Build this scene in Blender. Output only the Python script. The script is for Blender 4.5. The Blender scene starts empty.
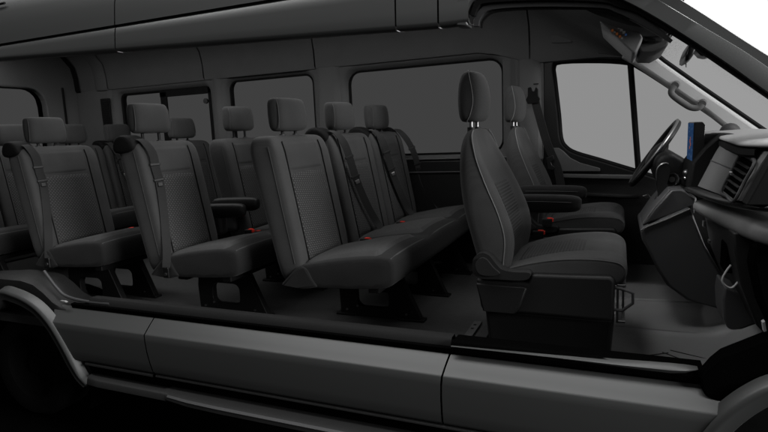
import bpy, bmesh, math, random
from mathutils import Vector, Matrix
from mathutils.geometry import tessellate_polygon
random.seed(4)
sc = bpy.context.scene
COL = sc.collection

# ------------------------------------------------------------------ materials
def new_mat(name):
    m = bpy.data.materials.new(name); m.use_nodes = True
    nt = m.node_tree; nt.nodes.clear()
    o = nt.nodes.new('ShaderNodeOutputMaterial')
    return m, nt, o
def link(nt, a, b): nt.links.new(a, b)
def principled(name, col, rough=.6, metal=0., spec=.3, bump=0., bscale=400., var=.12, vscale=6., coat=0.):
    m, nt, o = new_mat(name)
    p = nt.nodes.new('ShaderNodeBsdfPrincipled')
    p.inputs['Roughness'].default_value = rough; p.inputs['Metallic'].default_value = metal
    p.inputs['Specular IOR Level'].default_value = spec
    if coat:
        p.inputs['Coat Weight'].default_value = coat; p.inputs['Coat Roughness'].default_value = .08
    tc = nt.nodes.new('ShaderNodeTexCoord')
    n = nt.nodes.new('ShaderNodeTexNoise'); n.inputs['Scale'].default_value = vscale; n.inputs['Detail'].default_value = 6
    link(nt, tc.outputs['Object'], n.inputs['Vector'])
    mx = nt.nodes.new('ShaderNodeMix'); mx.data_type = 'RGBA'
    c = Vector(col)
    mx.inputs['A'].default_value = (*(c*(1-var)), 1); mx.inputs['B'].default_value = (*(c*(1+var)), 1)
    link(nt, n.outputs['Fac'], mx.inputs['Factor']); link(nt, mx.outputs['Result'], p.inputs['Base Color'])
    if bump:
        b = nt.nodes.new('ShaderNodeTexNoise'); b.inputs['Scale'].default_value = bscale; b.inputs['Detail'].default_value = 3
        link(nt, tc.outputs['Object'], b.inputs['Vector'])
        bn = nt.nodes.new('ShaderNodeBump'); bn.inputs['Strength'].default_value = bump; bn.inputs['Distance'].default_value = .002
        link(nt, b.outputs['Fac'], bn.inputs['Height']); link(nt, bn.outputs['Normal'], p.inputs['Normal'])
    link(nt, p.outputs['BSDF'], o.inputs['Surface'])
    return m
def weave(name, col, pitch=.004, contrast=.25, rough=.9):
    """woven cloth: two crossed fine waves plus mottling"""
    m, nt, o = new_mat(name)
    p = nt.nodes.new('ShaderNodeBsdfPrincipled'); p.inputs['Roughness'].default_value = rough
    p.inputs['Specular IOR Level'].default_value = .12
    p.inputs['Sheen Weight'].default_value = .15; p.inputs['Sheen Roughness'].default_value = .5
    p.inputs['Sheen Tint'].default_value = (.3, .3, .3, 1)
    tc = nt.nodes.new('ShaderNodeTexCoord')
    w1 = nt.nodes.new('ShaderNodeTexWave'); w1.bands_direction = 'Z'; w1.inputs['Scale'].default_value = .314/pitch
    w1.inputs['Distortion'].default_value = .6
    w2 = nt.nodes.new('ShaderNodeTexWave'); w2.bands_direction = 'Y'; w2.inputs['Scale'].default_value = .314/pitch
    w2.inputs['Distortion'].default_value = .6
    n = nt.nodes.new('ShaderNodeTexNoise'); n.inputs['Scale'].default_value = 9; n.inputs['Detail'].default_value = 8
    for t in (w1, w2, n): link(nt, tc.outputs['Object'], t.inputs['Vector'])
    ad = nt.nodes.new('ShaderNodeMath'); ad.operation = 'ADD'
    link(nt, w1.outputs['Fac'], ad.inputs[0]); link(nt, w2.outputs['Fac'], ad.inputs[1])
    a2 = nt.nodes.new('ShaderNodeMath'); a2.operation = 'MULTIPLY_ADD'; a2.inputs[1].default_value = .25
    link(nt, ad.outputs[0], a2.inputs[0]); link(nt, n.outputs['Fac'], a2.inputs[2])
    mx = nt.nodes.new('ShaderNodeMix'); mx.data_type = 'RGBA'
    c = Vector(col)
    mx.inputs['A'].default_value = (*(c*(1-contrast)), 1); mx.inputs['B'].default_value = (*(c*(1+contrast)), 1)
    link(nt, a2.outputs[0], mx.inputs['Factor']); link(nt, mx.outputs['Result'], p.inputs['Base Color'])
    bn = nt.nodes.new('ShaderNodeBump'); bn.inputs['Strength'].default_value = .25; bn.inputs['Distance'].default_value = .001
    link(nt, a2.outputs[0], bn.inputs['Height']); link(nt, bn.outputs['Normal'], p.inputs['Normal'])
    link(nt, p.outputs['BSDF'], o.inputs['Surface'])
    return m
def dash_cloth(name, base, hi, pw=.0185, ph=.0098):
    """seat insert cloth: staggered short pale flecks woven into dark cloth (UV in metres)"""
    m, nt, o = new_mat(name)
    p = nt.nodes.new('ShaderNodeBsdfPrincipled'); p.inputs['Roughness'].default_value = .9
    p.inputs['Specular IOR Level'].default_value = .12
    uv = nt.nodes.new('ShaderNodeUVMap')
    mp = nt.nodes.new('ShaderNodeMapping'); mp.inputs['Rotation'].default_value = (0, 0, math.radians(6))
    link(nt, uv.outputs['UV'], mp.inputs['Vector'])
    sx = nt.nodes.new('ShaderNodeSeparateXYZ'); link(nt, mp.outputs['Vector'], sx.inputs[0])
    def math_(op, a, b=None):
        n = nt.nodes.new('ShaderNodeMath'); n.operation = op
        for k, x in enumerate((a, b)):
            if x is None: continue
            if isinstance(x, (int, float)): n.inputs[k].default_value = x
            else: link(nt, x, n.inputs[k])
        return n.outputs[0]
    v = math_('DIVIDE', sx.outputs['Y'], ph); vf = math_('FLOOR', v); fv = math_('SUBTRACT', v, vf)
    u = math_('ADD', math_('DIVIDE', sx.outputs['X'], pw), math_('MULTIPLY', vf, .5)); fu = math_('FRACT', math_('ADD', u, 100.))
    a = math_('DIVIDE', math_('SUBTRACT', fu, .5), .36); b = math_('DIVIDE', math_('SUBTRACT', fv, .5), .40)
    d = math_('SQRT', math_('ADD', math_('MULTIPLY', a, a), math_('MULTIPLY', b, b)))
    mr = nt.nodes.new('ShaderNodeMapRange'); mr.interpolation_type = 'SMOOTHSTEP'
    mr.inputs['From Min'].default_value = 1.15; mr.inputs['From Max'].default_value = .35
    link(nt, d, mr.inputs['Value'])
    n = nt.nodes.new('ShaderNodeTexNoise'); n.inputs['Scale'].default_value = 90; n.inputs['Detail'].default_value = 4
    link(nt, uv.outputs['UV'], n.inputs['Vector'])
    fac = math_('MULTIPLY', mr.outputs['Result'], math_('ADD', math_('MULTIPLY', n.outputs['Fac'], 1.4), .25))
    mx = nt.nodes.new('ShaderNodeMix'); mx.data_type = 'RGBA'
    mx.inputs['A'].default_value = (*base, 1); mx.inputs['B'].default_value = (*hi, 1)
    link(nt, fac, mx.inputs['Factor']); link(nt, mx.outputs['Result'], p.inputs['Base Color'])
    bn = nt.nodes.new('ShaderNodeBump'); bn.inputs['Strength'].default_value = .5; bn.inputs['Distance'].default_value = .0015
    link(nt, mr.outputs['Result'], bn.inputs['Height']); link(nt, bn.outputs['Normal'], p.inputs['Normal'])
    link(nt, p.outputs['BSDF'], o.inputs['Surface'])
    return m
def rib_cloth(name, base, hi, pitch=.012):
    m, nt, o = new_mat(name)
    p = nt.nodes.new('ShaderNodeBsdfPrincipled'); p.inputs['Roughness'].default_value = .85; p.inputs['Specular IOR Level'].default_value = .15
    uv = nt.nodes.new('ShaderNodeUVMap')
    w = nt.nodes.new('ShaderNodeTexWave'); w.bands_direction = 'Y'; w.inputs['Scale'].default_value = .314/pitch
    link(nt, uv.outputs['UV'], w.inputs['Vector'])
    mx = nt.nodes.new('ShaderNodeMix'); mx.data_type = 'RGBA'
    mx.inputs['A'].default_value = (*base, 1); mx.inputs['B'].default_value = (*hi, 1)
    link(nt, w.outputs['Fac'], mx.inputs['Factor']); link(nt, mx.outputs['Result'], p.inputs['Base Color'])
    bn = nt.nodes.new('ShaderNodeBump'); bn.inputs['Strength'].default_value = .4; bn.inputs['Distance'].default_value = .003
    link(nt, w.outputs['Fac'], bn.inputs['Height']); link(nt, bn.outputs['Normal'], p.inputs['Normal'])
    link(nt, p.outputs['BSDF'], o.inputs['Surface'])
    return m
def glass(name, tint, gloss=.04):
    m, nt, o = new_mat(name)
    t = nt.nodes.new('ShaderNodeBsdfTransparent'); t.inputs['Color'].default_value = (*tint, 1)
    g = nt.nodes.new('ShaderNodeBsdfGlossy'); g.inputs['Roughness'].default_value = .03
    mx = nt.nodes.new('ShaderNodeMixShader'); mx.inputs['Fac'].default_value = gloss
    link(nt, t.outputs[0], mx.inputs[1]); link(nt, g.outputs[0], mx.inputs[2]); link(nt, mx.outputs[0], o.inputs['Surface'])
    return m
def emis(name, col, s=1.):
    m, nt, o = new_mat(name)
    e = nt.nodes.new('ShaderNodeEmission'); e.inputs['Color'].default_value = (*col, 1); e.inputs['Strength'].default_value = s
    link(nt, e.outputs[0], o.inputs['Surface']); return m

M = dict(
    cloth=weave('seat cloth charcoal', (.039, .039, .039)),
    seam=principled('dark seam thread', (.055, .055, .055), .85),
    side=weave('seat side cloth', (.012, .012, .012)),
    pattern=dash_cloth('dashed insert cloth', (.034, .034, .034), (.082, .082, .082)),
    rib=rib_cloth('ribbed insert cloth', (.034, .034, .034), (.048, .048, .048)),
    piping=principled('grey stitching', (.12, .12, .12), .8, bump=.3),
    plastic=principled('black grained plastic', (.008, .008, .008), .5, spec=.25, bump=.15, bscale=900),
    plastic2=principled('charcoal grained plastic', (.038, .038, .039), .55, spec=.3, bump=.15, bscale=900),
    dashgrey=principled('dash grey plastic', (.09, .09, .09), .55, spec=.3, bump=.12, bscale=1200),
    scuff=principled('scuff plate plastic', (.009, .009, .009), .7, spec=.15, bump=.1, bscale=900),
    console=principled('overhead console plastic', (.20, .20, .20), .6, spec=.25, bump=.1, bscale=900),
    liphighlight=principled('liner lip highlight', (.16, .16, .16), .35, spec=.5),  # paler than the liner; the ridge highlight is put into the colour
    stepplastic=principled('step plastic', (.014, .014, .014), .5, spec=.25, bump=.15, bscale=700),
    stripgloss=principled('black satin strip', (.010, .010, .010), .28, spec=.5),
    shelf=principled('dash shelf plastic', (.14, .14, .14), .42, spec=.4, bump=.12, bscale=1200),
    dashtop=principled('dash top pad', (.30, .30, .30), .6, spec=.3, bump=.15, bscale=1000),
    gloss=principled('piano black', (.006, .006, .006), .32, spec=.5),
    belt=weave('belt webbing', (.022, .022, .022), .003),
    rubber=principled('black rubber', (.005, .005, .005), .75, spec=.12),
    steel=principled('black seat steel', (.006, .006, .006), .45, spec=.25),
    trim=principled('pillar trim grey', (.085, .085, .085), .75, spec=.2, bump=.1, bscale=700),
    apillar=principled('front pillar trim', (.35, .35, .35), .75, spec=.2, bump=.1, bscale=700),
    head=principled('headliner cloth', (.095, .095, .095), .95, spec=.05, bump=.3, bscale=600),
    paint=principled('grey metallic paint', (.043, .044, .0435), .42, metal=.2, spec=.4, var=.04, vscale=900),
    paintdark=principled('dark painted body inner', (.035, .035, .036), .5, spec=.3, var=.05),
    floor=principled('vinyl floor', (.045, .045, .045), .7, spec=.2, bump=.25, bscale=260, var=.25, vscale=30),
    mat=principled('rubber floor liner', (.11, .11, .11), .42, spec=.3, bump=.2, bscale=700, var=.15, vscale=8),
    chrome=principled('chrome', (.55, .55, .55), .2, metal=1.),
    satin=principled('satin metal', (.25, .25, .25), .35, metal=1.),
    red=principled('red release button', (.62, .035, .02), .45, spec=.4),
    privacy=glass('privacy glass', (.047**.5,)*3, .004),
    sideglass=glass('front side glass', (.255**.5, .255**.5, .255**.5), .0),
    ground=principled('black studio floor', (.0012, .0012, .0012), .9, spec=.0),
    tyre=principled('tyre rubber', (.004, .004, .004), .8, spec=.05),
    void=principled('near-black parts and shade', (.0015, .0015, .0015), .9, spec=.0),  # near-black parts; also puts the shade of gaps and recesses into colour
    white=principled('white button print', (.75, .75, .75), .6),
    mirror=principled('mirror glass', (.8, .8, .8), .03, metal=1.),
)
def windscreen_mat():
    m, nt, o = new_mat('windscreen glass')
    t = nt.nodes.new('ShaderNodeBsdfTransparent')
    uv = nt.nodes.new('ShaderNodeUVMap')
    v = nt.nodes.new('ShaderNodeTexVoronoi'); v.inputs['Scale'].default_value = 150; v.inputs['Randomness'].default_value = 1.
    link(nt, uv.outputs['UV'], v.inputs['Vector'])
    sx = nt.nodes.new('ShaderNodeSeparateXYZ'); link(nt, uv.outputs['UV'], sx.inputs[0])
    # printed dots shrink away from the near edge and the top edge of the glass
    m1 = nt.nodes.new('ShaderNodeMapRange'); m1.inputs['From Min'].default_value = .30; m1.inputs['From Max'].default_value = 1.35
    m1.inputs['To Min'].default_value = .85; m1.inputs['To Max'].default_value = .0
    link(nt, sx.outputs['X'], m1.inputs['Value'])
    m2 = nt.nodes.new('ShaderNodeMapRange'); m2.inputs['From Min'].default_value = .0; m2.inputs['From Max'].default_value = .22
    m2.inputs['To Min'].default_value = .60; m2.inputs['To Max'].default_value = .0
    link(nt, sx.outputs['Y'], m2.inputs['Value'])
    mm = nt.nodes.new('ShaderNodeMath'); mm.operation = 'MAXIMUM'; link(nt, m1.outputs['Result'], mm.inputs[0]); link(nt, m2.outputs['Result'], mm.inputs[1])
    lt = nt.nodes.new('ShaderNodeMath'); lt.operation = 'LESS_THAN'
    link(nt, v.outputs['Distance'], lt.inputs[0]); link(nt, mm.outputs[0], lt.inputs[1])
    mx = nt.nodes.new('ShaderNodeMix'); mx.data_type = 'RGBA'
    mx.inputs['A'].default_value = (.31, .31, .31, 1); mx.inputs['B'].default_value = (.19, .19, .19, 1)
    link(nt, lt.outputs[0], mx.inputs['Factor']); link(nt, mx.outputs['Result'], t.inputs['Color'])
    link(nt, t.outputs[0], o.inputs['Surface']); return m
M['screenglass'] = windscreen_mat()
def display_mat():
    m, nt, o = new_mat('map display')
    uv = nt.nodes.new('ShaderNodeUVMap')
    v = nt.nodes.new('ShaderNodeTexVoronoi'); v.inputs['Scale'].default_value = 26
    link(nt, uv.outputs['UV'], v.inputs['Vector'])
    r = nt.nodes.new('ShaderNodeValToRGB'); e = r.color_ramp.elements
    e[0].position = .0; e[0].color = (.012, .035, .11, 1); e[1].position = 1; e[1].color = (.02, .06, .17, 1)
    x = r.color_ramp.elements.new(.8); x.color = (.03, .075, .17, 1); x = r.color_ramp.elements.new(.93); x.color = (.16, .24, .36, 1)
    link(nt, v.outputs['Color'], r.inputs['Fac'])
    em = nt.nodes.new('ShaderNodeEmission'); em.inputs['Strength'].default_value = .55
    link(nt, r.outputs['Color'], em.inputs['Color']); link(nt, em.outputs[0], o.inputs['Surface']); return m
M['display'] = display_mat()
M['orange'] = emis('orange map marker', (.5, .11, .03), .55)

# ------------------------------------------------------------------ object helpers
def thing(name, label, cat, loc=(0, 0, 0), group=None):
    o = bpy.data.objects.new(name, None); COL.objects.link(o)
    o.location = loc; o['label'] = label; o['category'] = cat; o.empty_display_size = .1
    if group: o['group'] = group
    return o
def root_of(o):
    off = Vector((0, 0, 0))
    while o is not None: off += o.location; o = o.parent
    return off
def build(name, bm, mat, parent=None, smooth=True, sub=0, bevel=0., seg=2, label=None, kind=None, angle=40):
    bmesh.ops.recalc_face_normals(bm, faces=bm.faces[:])
    off = root_of(parent)
    if off.length: bmesh.ops.translate(bm, verts=bm.verts[:], vec=-off)
    me = bpy.data.meshes.new(name); bm.to_mesh(me); bm.free()
    me.materials.append(M[mat] if isinstance(mat, str) else mat)
    o = bpy.data.objects.new(name, me); COL.objects.link(o)
    if parent: o.parent = parent
    if bevel:
        b = o.modifiers.new('edge', 'BEVEL'); b.width = bevel; b.segments = seg; b.limit_method = 'ANGLE'; b.angle_limit = math.radians(35)
    if sub:
        s = o.modifiers.new('smooth', 'SUBSURF'); s.levels = sub; s.render_levels = sub
    if smooth:
        for p in me.polygons: p.use_smooth = True
        if not sub:
            try: me.set_sharp_from_angle(angle=math.radians(angle))
            except Exception: pass
            if bevel:
                pass
    if label: o['label'] = label
    if kind: o['kind'] = kind
    return o
def add_loft(bm, secs, cap=True, closed=True):
    rows = [[bm.verts.new(p) for p in s] for s in secs]
    n = len(rows[0])
    for a, b in zip(rows, rows[1:]):
        for i in range(n if closed else n-1):
            j = (i+1) % n
            bm.faces.new((a[i], a[j], b[j], b[i]))
    if cap and closed:
        bm.faces.new(rows[0][::-1]); bm.faces.new(rows[-1])
    return rows
def loft(secs, **k):
    bm = bmesh.new(); add_loft(bm, secs, **k); return bm
def add_box(bm, a, b):
    (x0, y0, z0), (x1, y1, z1) = a, b
    v = [bm.verts.new(p) for p in ((x0,y0,z0),(x1,y0,z0),(x1,y1,z0),(x0,y1,z0),(x0,y0,z1),(x1,y0,z1),(x1,y1,z1),(x0,y1,z1))]
    for f in ((0,1,2,3),(4,5,6,7),(0,1,5,4),(1,2,6,5),(2,3,7,6),(3,0,4,7)): bm.faces.new([v[i] for i in f])
def box(a, b):
    bm = bmesh.new(); add_box(bm, a, b); return bm
def catmull(pts, n=6, closed=False):
    P = [Vector(p) for p in pts]; out = []
    m = len(P)
    for i in range(m if closed else m-1):
        if closed: p0, p1, p2, p3 = P[i-1], P[i], P[(i+1) % m], P[(i+2) % m]
        else: p0, p1, p2, p3 = P[max(i-1, 0)], P[i], P[i+1], P[min(i+2, m-1)]
        for k in range(n):
            t = k/n
            out.append(.5*((2*p1)+(p2-p0)*t+(2*p0-5*p1+4*p2-p3)*t*t+(3*p1-p0-3*p2+p3)*t**3))
    if not closed: out.append(P[-1])
    return out
def add_tube(bm, path, r, n=8, closed=False, rad=None):
    P = [Vector(p) for p in path]; m = len(P); rows = []
    up = None
    for i, p in enumerate(P):
        if closed: t = (P[(i+1) % m]-P[i-1])
        else: t = P[min(i+1, m-1)]-P[max(i-1, 0)]
        t.normalize()
        if up is None:
            up = Vector((0, 0, 1)) if abs(t.z) < .9 else Vector((1, 0, 0))
        a = t.cross(up); a.normalize(); up = a.cross(t); up.normalize()
        rr = rad[i] if rad else r
        rows.append([bm.verts.new(p+(a*math.cos(2*math.pi*k/n)+up*math.sin(2*math.pi*k/n))*rr) for k in range(n)])
    prs = list(zip(rows, rows[1:]))
    if closed: prs.append((rows[-1], rows[0]))
    for A, B in prs:
        for i in range(n):
            j = (i+1) % n; bm.faces.new((A[i], A[j], B[j], B[i]))
    if not closed: bm.faces.new(rows[0][::-1]); bm.faces.new(rows[-1])
def tube(path, r, **k):
    bm = bmesh.new(); add_tube(bm, path, r, **k); return bm
def add_ribbon(bm, path, wdir, w, t=.0025):
    """flat strip with thickness along a path; wdir one vector or a list"""
    P = [Vector(p) for p in path]; rows = []
    for i, p in enumerate(P):
        d = Vector(wdir[i] if isinstance(wdir, list) else wdir)
        tg = (P[min(i+1, len(P)-1)]-P[max(i-1, 0)]).normalized()
        d = (d-tg*d.dot(tg)).normalized(); nn = tg.cross(d).normalized()
        rows.append([p-d*w/2-nn*t/2, p+d*w/2-nn*t/2, p+d*w/2+nn*t/2, p-d*w/2+nn*t/2])
    add_loft(bm, rows)
def ribbon(*a, **k):
    bm = bmesh.new(); add_ribbon(bm, *a, **k); return bm
def add_prism(bm, pts, vec):
    """closed outline (3-D points in one plane) pushed along vec"""
    vec = Vector(vec); P = [Vector(p) for p in pts]
    A = [bm.verts.new(p) for p in P]; B = [bm.verts.new(p+vec) for p in P]
    for t in tessellate_polygon([P]):
        bm.faces.new([A[i] for i in t]); bm.faces.new([B[i] for i in t][::-1])
    n = len(P)
    for i in range(n):
        j = (i+1) % n; bm.faces.new((A[i], A[j], B[j], B[i]))
def prism(pts, vec):
    bm = bmesh.new(); add_prism(bm, pts, vec); return bm
def xz(pts, y): return [(p[0], y, p[1]) for p in pts]
def rrect(x0, z0, x1, z1, r, n=5):
    out = []
    for cx, cz, a0 in ((x1-r, z0+r, -90), (x1-r, z1-r, 0), (x0+r, z1-r, 90), (x0+r, z0+r, 180)):
        for k in range(n+1):
            a = math.radians(a0+90*k/n); out.append((cx+r*math.cos(a), cz+r*math.sin(a)))
    return out
def grow(loop, d):
    """offset a 2-D outline outwards by d (counter-clockwise)"""
    n = len(loop); out = []
    for i in range(n):
        a, b, c = Vector(loop[i-1]), Vector(loop[i]), Vector(loop[(i+1) % n])
        t = (c-a).normalized(); out.append((b.x+t.y*d, b.y-t.x*d))
    return out
def wall_plate(outer, holes, y0, y1, lip=.03):
    """vertical panel in the XZ plane facing -Y at y0, with openings whose sides slope back to y1"""
    bm = bmesh.new()
    big = [grow(h, lip) for h in holes]
    mid = [grow(h, lip*.35) for h in holes]
    loops = [outer]+big
    P3 = [[Vector((p[0], p[1], 0)) for p in l] for l in loops]
    V = [[bm.verts.new((p[0], y0, p[1])) for p in l] for l in loops]
    flat = [v for l in V for v in l]
    for t in tessellate_polygon(P3):
        try: bm.faces.new([flat[i] for i in t])
        except ValueError: pass
    for k, h in enumerate(holes):
        m = [bm.verts.new((p[0], y0+(y1-y0)*.35, p[1])) for p in mid[k]]
        e = [bm.verts.new((p[0], y1, p[1])) for p in h]
        for a, b in ((V[k+1], m), (m, e)):
            for i in range(len(h)):
                j = (i+1) % len(h); bm.faces.new((a[i], a[j], b[j], b[i]))
    o = V[0]; back = [bm.verts.new((p[0], y1, p[1])) for p in outer]
    for i in range(len(outer)):
        j = (i+1) % len(outer); bm.faces.new((o[i], o[j], back[j], back[i]))
    return bm
def pane(loop, y, t=.004): return prism([(p[0], y, p[1]) for p in loop], (0, t, 0))
def patch(name, fn, us, vs, mat, parent, puff=.006, sink=.003, label=None):
    """upholstered panel over a surface fn(u,v)->(point, normal); UV in metres; edges tucked in"""
    nu, nv = 18, 26
    bm = bmesh.new(); uvl = bm.loops.layers.uv.new('UVMap')
    rows = []; co = {}
    for j in range(nv+1):
        r = []
        for i in range(nu+1):
            a, b = i/nu, j/nv
            u = us[0]+(us[1]-us[0])*a; v = vs[0]+(vs[1]-vs[0])*b
            e = min(min(a, 1-a)*(us[1]-us[0]), min(b, 1-b)*(vs[1]-vs[0]))
            k = min(1, e/.016); k = k*k*(3-2*k)
            p, nrm = fn(u, v)
            w = bm.verts.new(Vector(p)+Vector(nrm)*(-sink+(puff+sink)*k)); co[w] = (u, v); r.append(w)
        rows.append(r)
    for a, b in zip(rows, rows[1:]):
        for i in range(nu):
            f = bm.faces.new((a[i], a[i+1], b[i+1], b[i]))
            for l in f.loops: l[uvl].uv = co[l.vert]
    return build(name, bm, mat, parent, label=label)

# ------------------------------------------------------------------ ground
bm = bmesh.new()
bmesh.ops.create_circle(bm, cap_ends=True, radius=7.5, segments=96)
bmesh.ops.translate(bm, verts=bm.verts[:], vec=(-1.8, .6, -.52))
g = build('ground', bm, 'ground', None, smooth=False, kind='structure')
g['label'] = 'black studio floor under the van'

FZ = .10                                  # cabin floor height

# ------------------------------------------------------------------ rear seats (design position: second row, x shift 0)
def seat_front_x(z):                       # front face of a rear backrest, leaning back
    return -1.385-(z-1.0)*.185-.06*max(0, z-.985)
def rear_backrest(parent, yc, hw, dx):
    secs = []
    spec = [(.345, .60, .0), (.352, .9, -.0), (.40, 1.0, .0), (.50, 1.0, 0), (.62, 1.0, 0), (.74, 1.0, 0), (.86, 1.0, 0), (.945, 1.0, 0), (.978, .982, -.002), (.996, .945, -.007), (1.008, .88, -.018), (1.013, .7, -.032)]
    for z, k, q in spec:
        w = hw*k; xf = seat_front_x(z)+q; xb = -1.530+(1-.0)*0+(.965-z)*.215
        if z < .40: xf -= (.40-z)*.8
        if z > .96: xb += (z-.96)*.6
        xb += dx; xf += dx
        bol = .020 if .4 < z < .95 else .008
        lp = [(0, xb), (.6, xb), (.9, xb+.006), (1.0, xb+.03), (1.0, (xb+xf)/2), (1.0, xf-.020), (.992, xf-.004+bol*.3), (.955, xf+bol*.75), (.87, xf+bol), (.74, xf+bol*.75), (.64, xf+.001), (.3, xf)]
        full = lp+[(0, xf)]+[(-a, b) for a, b in lp[1:]][::-1]
        secs.append([(b, yc+a*w, z) for a, b in full])
    o = build('backrest', loft(secs), 'cloth', parent, sub=1)
    nrm = (.98, 0, .18)
    def fn(u, v): return ((seat_front_x(v)+dx+.002, yc+u, v), nrm)
    w = hw*.66
    patch('patterned_panel', fn, (-w, w), (.455, .845), 'pattern', o, .006, .004)
    patch('upper_panel', fn, (-w, w), (.85, .985), 'cloth', o, .0035, .004)
    for s in (-1, 1):
        build('panel_seam', tube([(seat_front_x(z)+dx+.0105, yc+s*(w+.004), z) for z in (.45, .6, .75, .88, .94)]+[(seat_front_x(.985)+dx+.004, yc+s*(w+.002), .985)], .0028, n=6), 'rubber', o)
    # side seam piping on both edges
    for s in (-1, 1):
        P = [(seat_front_x(z)+dx-.020, yc+s*(hw+.001), z) for z in (.45, .55, .65, .75, .85, .93, .965)]
        build('seam', tube(P, .0016, n=6), 'cloth', o)
    return o
def headrest(parent, yc, dx, zt=0., hw=.118, name='headrest'):
    secs = []
    for z, k, x0, x1 in ((1.030, .80, -1.475, -1.415), (1.034, .93, -1.487, -1.400), (1.055, 1.0, -1.494, -1.390), (1.10, .99, -1.498, -1.388), (1.150, .97, -1.500, -1.394), (1.172, .94, -1.497, -1.400), (1.181, .88, -1.490, -1.410), (1.183, .7, -1.478, -1.425)):
        w = hw*k; xm = (x0+x1)/2
        lp = [(0, x0), (.55, x0+.002), (.88, x0+.012), (1, x0+.035), (1, xm+.01), (.98, x1-.028), (.90, x1-.008), (.6, x1+.003), (0, x1+.005)]
        full = lp+[(-a, b) for a, b in lp[1:-1]][::-1]
        secs.append([(b+dx, yc+a*w, z+zt) for a, b in full])
    o = build(name, loft(secs), 'cloth', parent, sub=1)
    for s in (-1, 1):
        P = [(-1.414+dx-.001, yc+s*hw*1.0, 1.045+zt), (-1.411+dx, yc+s*hw*.995, 1.09+zt), (-1.415+dx, yc+s*hw*.965, 1.14+zt), (-1.426+dx, yc+s*hw*.90, 1.168+zt), (-1.434+dx, yc+s*hw*.8, 1.179+zt)]
        build('seam', tube(catmull(P, 4), .0018, n=6), 'seam', o)
    for s in (-.055, .055):
        build('post', tube([(-1.440+dx, yc+s, .97), (-1.440+dx, yc+s, 1.05+zt)], .0075, n=10), 'plastic', o)
        build('post_collar', tube([(-1.440+dx, yc+s, .995), (-1.440+dx, yc+s, 1.018)], .014, n=12), 'plastic2', o)
    return o
def cushion(parent, cs, hws, dx, y0, y1, zo=0., xf=0.):
    """one cushion over several places; crowned at each, with a valley between"""
    ys = []
    for c, h in zip(cs, hws):
        for t in (-1, -.9, -.75, -.4, 0, .4, .75, .9): ys.append((c+t*h))
    ys = [y for y in ys if y0+.03 < y < y1-.03]
    ys = [y0, y0+.008, y0+.028]+ys+[y1-.028, y1-.008, y1]
    ys = sorted(ys)
    secs = []
    for y in ys:
        d = min(abs(y-c)/h for c, h in zip(cs, hws))
        cr = .016*(1-min(1, d)**3)-.008
        e = min(y-y0, y1-y); k = 1 if e > .027 else (.985 if e > .007 else .94)
        if e <= .0001: k = .88
        pr = [(-1.33, .40), (-1.31, .440), (-1.24, .452+cr*.4), (-1.15, .474+cr), (-1.05, .490+cr*1.2), (-.95, .503+cr*1.3), (-.880, .505+cr), (-.848+xf, .497+cr*.6), (-.834+xf, .476), (-.836+xf, .405), (-.846+xf, .376), (-.885, .362), (-1.03, .352), (-1.18, .345), (-1.31, .342)]
        cx, cz = -1.08, .425
        secs.append([(cx+(x-cx)*(.6+.4*k)+dx, y, cz+(z-cz)*k+zo) for x, z in pr])
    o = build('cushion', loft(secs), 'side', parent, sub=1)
    P = []
    for y in [y0+.02+(y1-y0-.04)*i/40 for i in range(41)]:
        d = min(abs(y-c)/h for c, h in zip(cs, hws)); cr = .016*(1-min(1, d)**3)-.008
        P.append((-.8535+dx, y, .4915+cr*.65+zo))
    build('front_seam', tube(P, .0045, n=6), 'seam', o)
    return o
def cushion_pad(parent, yc, hw, dx):
    def fn(u, v):
        d = min(1, abs(u)/hw); cr = .016*(1-d**3)-.008
        x = v
        z = .452+(x+1.24)*.20 if x < -1.05 else .490+(x+1.05)*.13
        return ((x+dx, yc+u, z+cr), (-.15, 0, .98))
    bm = bmesh.new()
    return patch('seat_pad', fn, (-hw*.9, hw*.9), (-1.27, -.905), 'cloth', parent, .010, .006)
def leg(parent, y, dx, w=.035):
    out = [(-1.285, FZ), (-.862, FZ), (-.858, FZ+.018), (-.965, .345), (-1.275, .345), (-1.29, .24)]
    hole = rrect(-1.195, .150, -1.02, .262, .035)
    bm = bmesh.new()
    P = [[Vector((x+dx, y, z)) for x, z in out], [Vector((x+dx, y, z)) for x, z in hole]]
    for s in (0, 1):
        V = [[bm.verts.new(p+Vector((0, s*w, 0))) for p in l] for l in P]; fl = V[0]+V[1]
        for t in tessellate_polygon(P): bm.faces.new([fl[i] for i in t])
        if s == 0: A = V
    for l0, l1 in zip(A, V):
        for i in range(len(l0)):
            j = (i+1) % len(l0); bm.faces.new((l0[i], l0[j], l1[j], l1[i]))
    o = build('leg', bm, 'steel', parent, smooth=False, bevel=.004)
    for a, b in ((-.98, -.84), (-1.31, -1.2)):
        build('foot', box((a+dx, y-.008, FZ), (b+dx, y+w+.008, FZ+.012)), 'steel', o, smooth=False, bevel=.003)
    for bx, bz in ((-.93, FZ+.032), (-1.25, FZ+.032), (-1.19, FZ+.055)):
        build('bolt', tube([(bx+dx, y-.004, bz), (bx+dx, y+.002, bz)], .006, n=8), 'satin', o)
    return o
def belt_tower(parent, yc, hw, dx, s=-1):
    """shoulder housing on the backrest corner (s = -1 near corner)"""
    secs = []
    for t, k in ((-.058, .7), (-.052, .92), (-.025, 1), (.025, 1), (.050, .92), (.056, .7)):
        y = yc+s*(hw-.055)+t
        pr = [(-1.545, .955), (-1.548, .99), (-1.53, 1.035), (-1.49, 1.052), (-1.44, 1.044), (-1.40, 1.015), (-1.385, .985), (-1.40, .965), (-1.46, .95)]
        cx, cz = -1.465, 1.0
        secs.append([(cx+(x-cx)*k+dx, y, cz+(z-cz)*k) for x, z in pr])
    return build('belt_tower', loft(secs), 'rubber', parent, sub=1)
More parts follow.
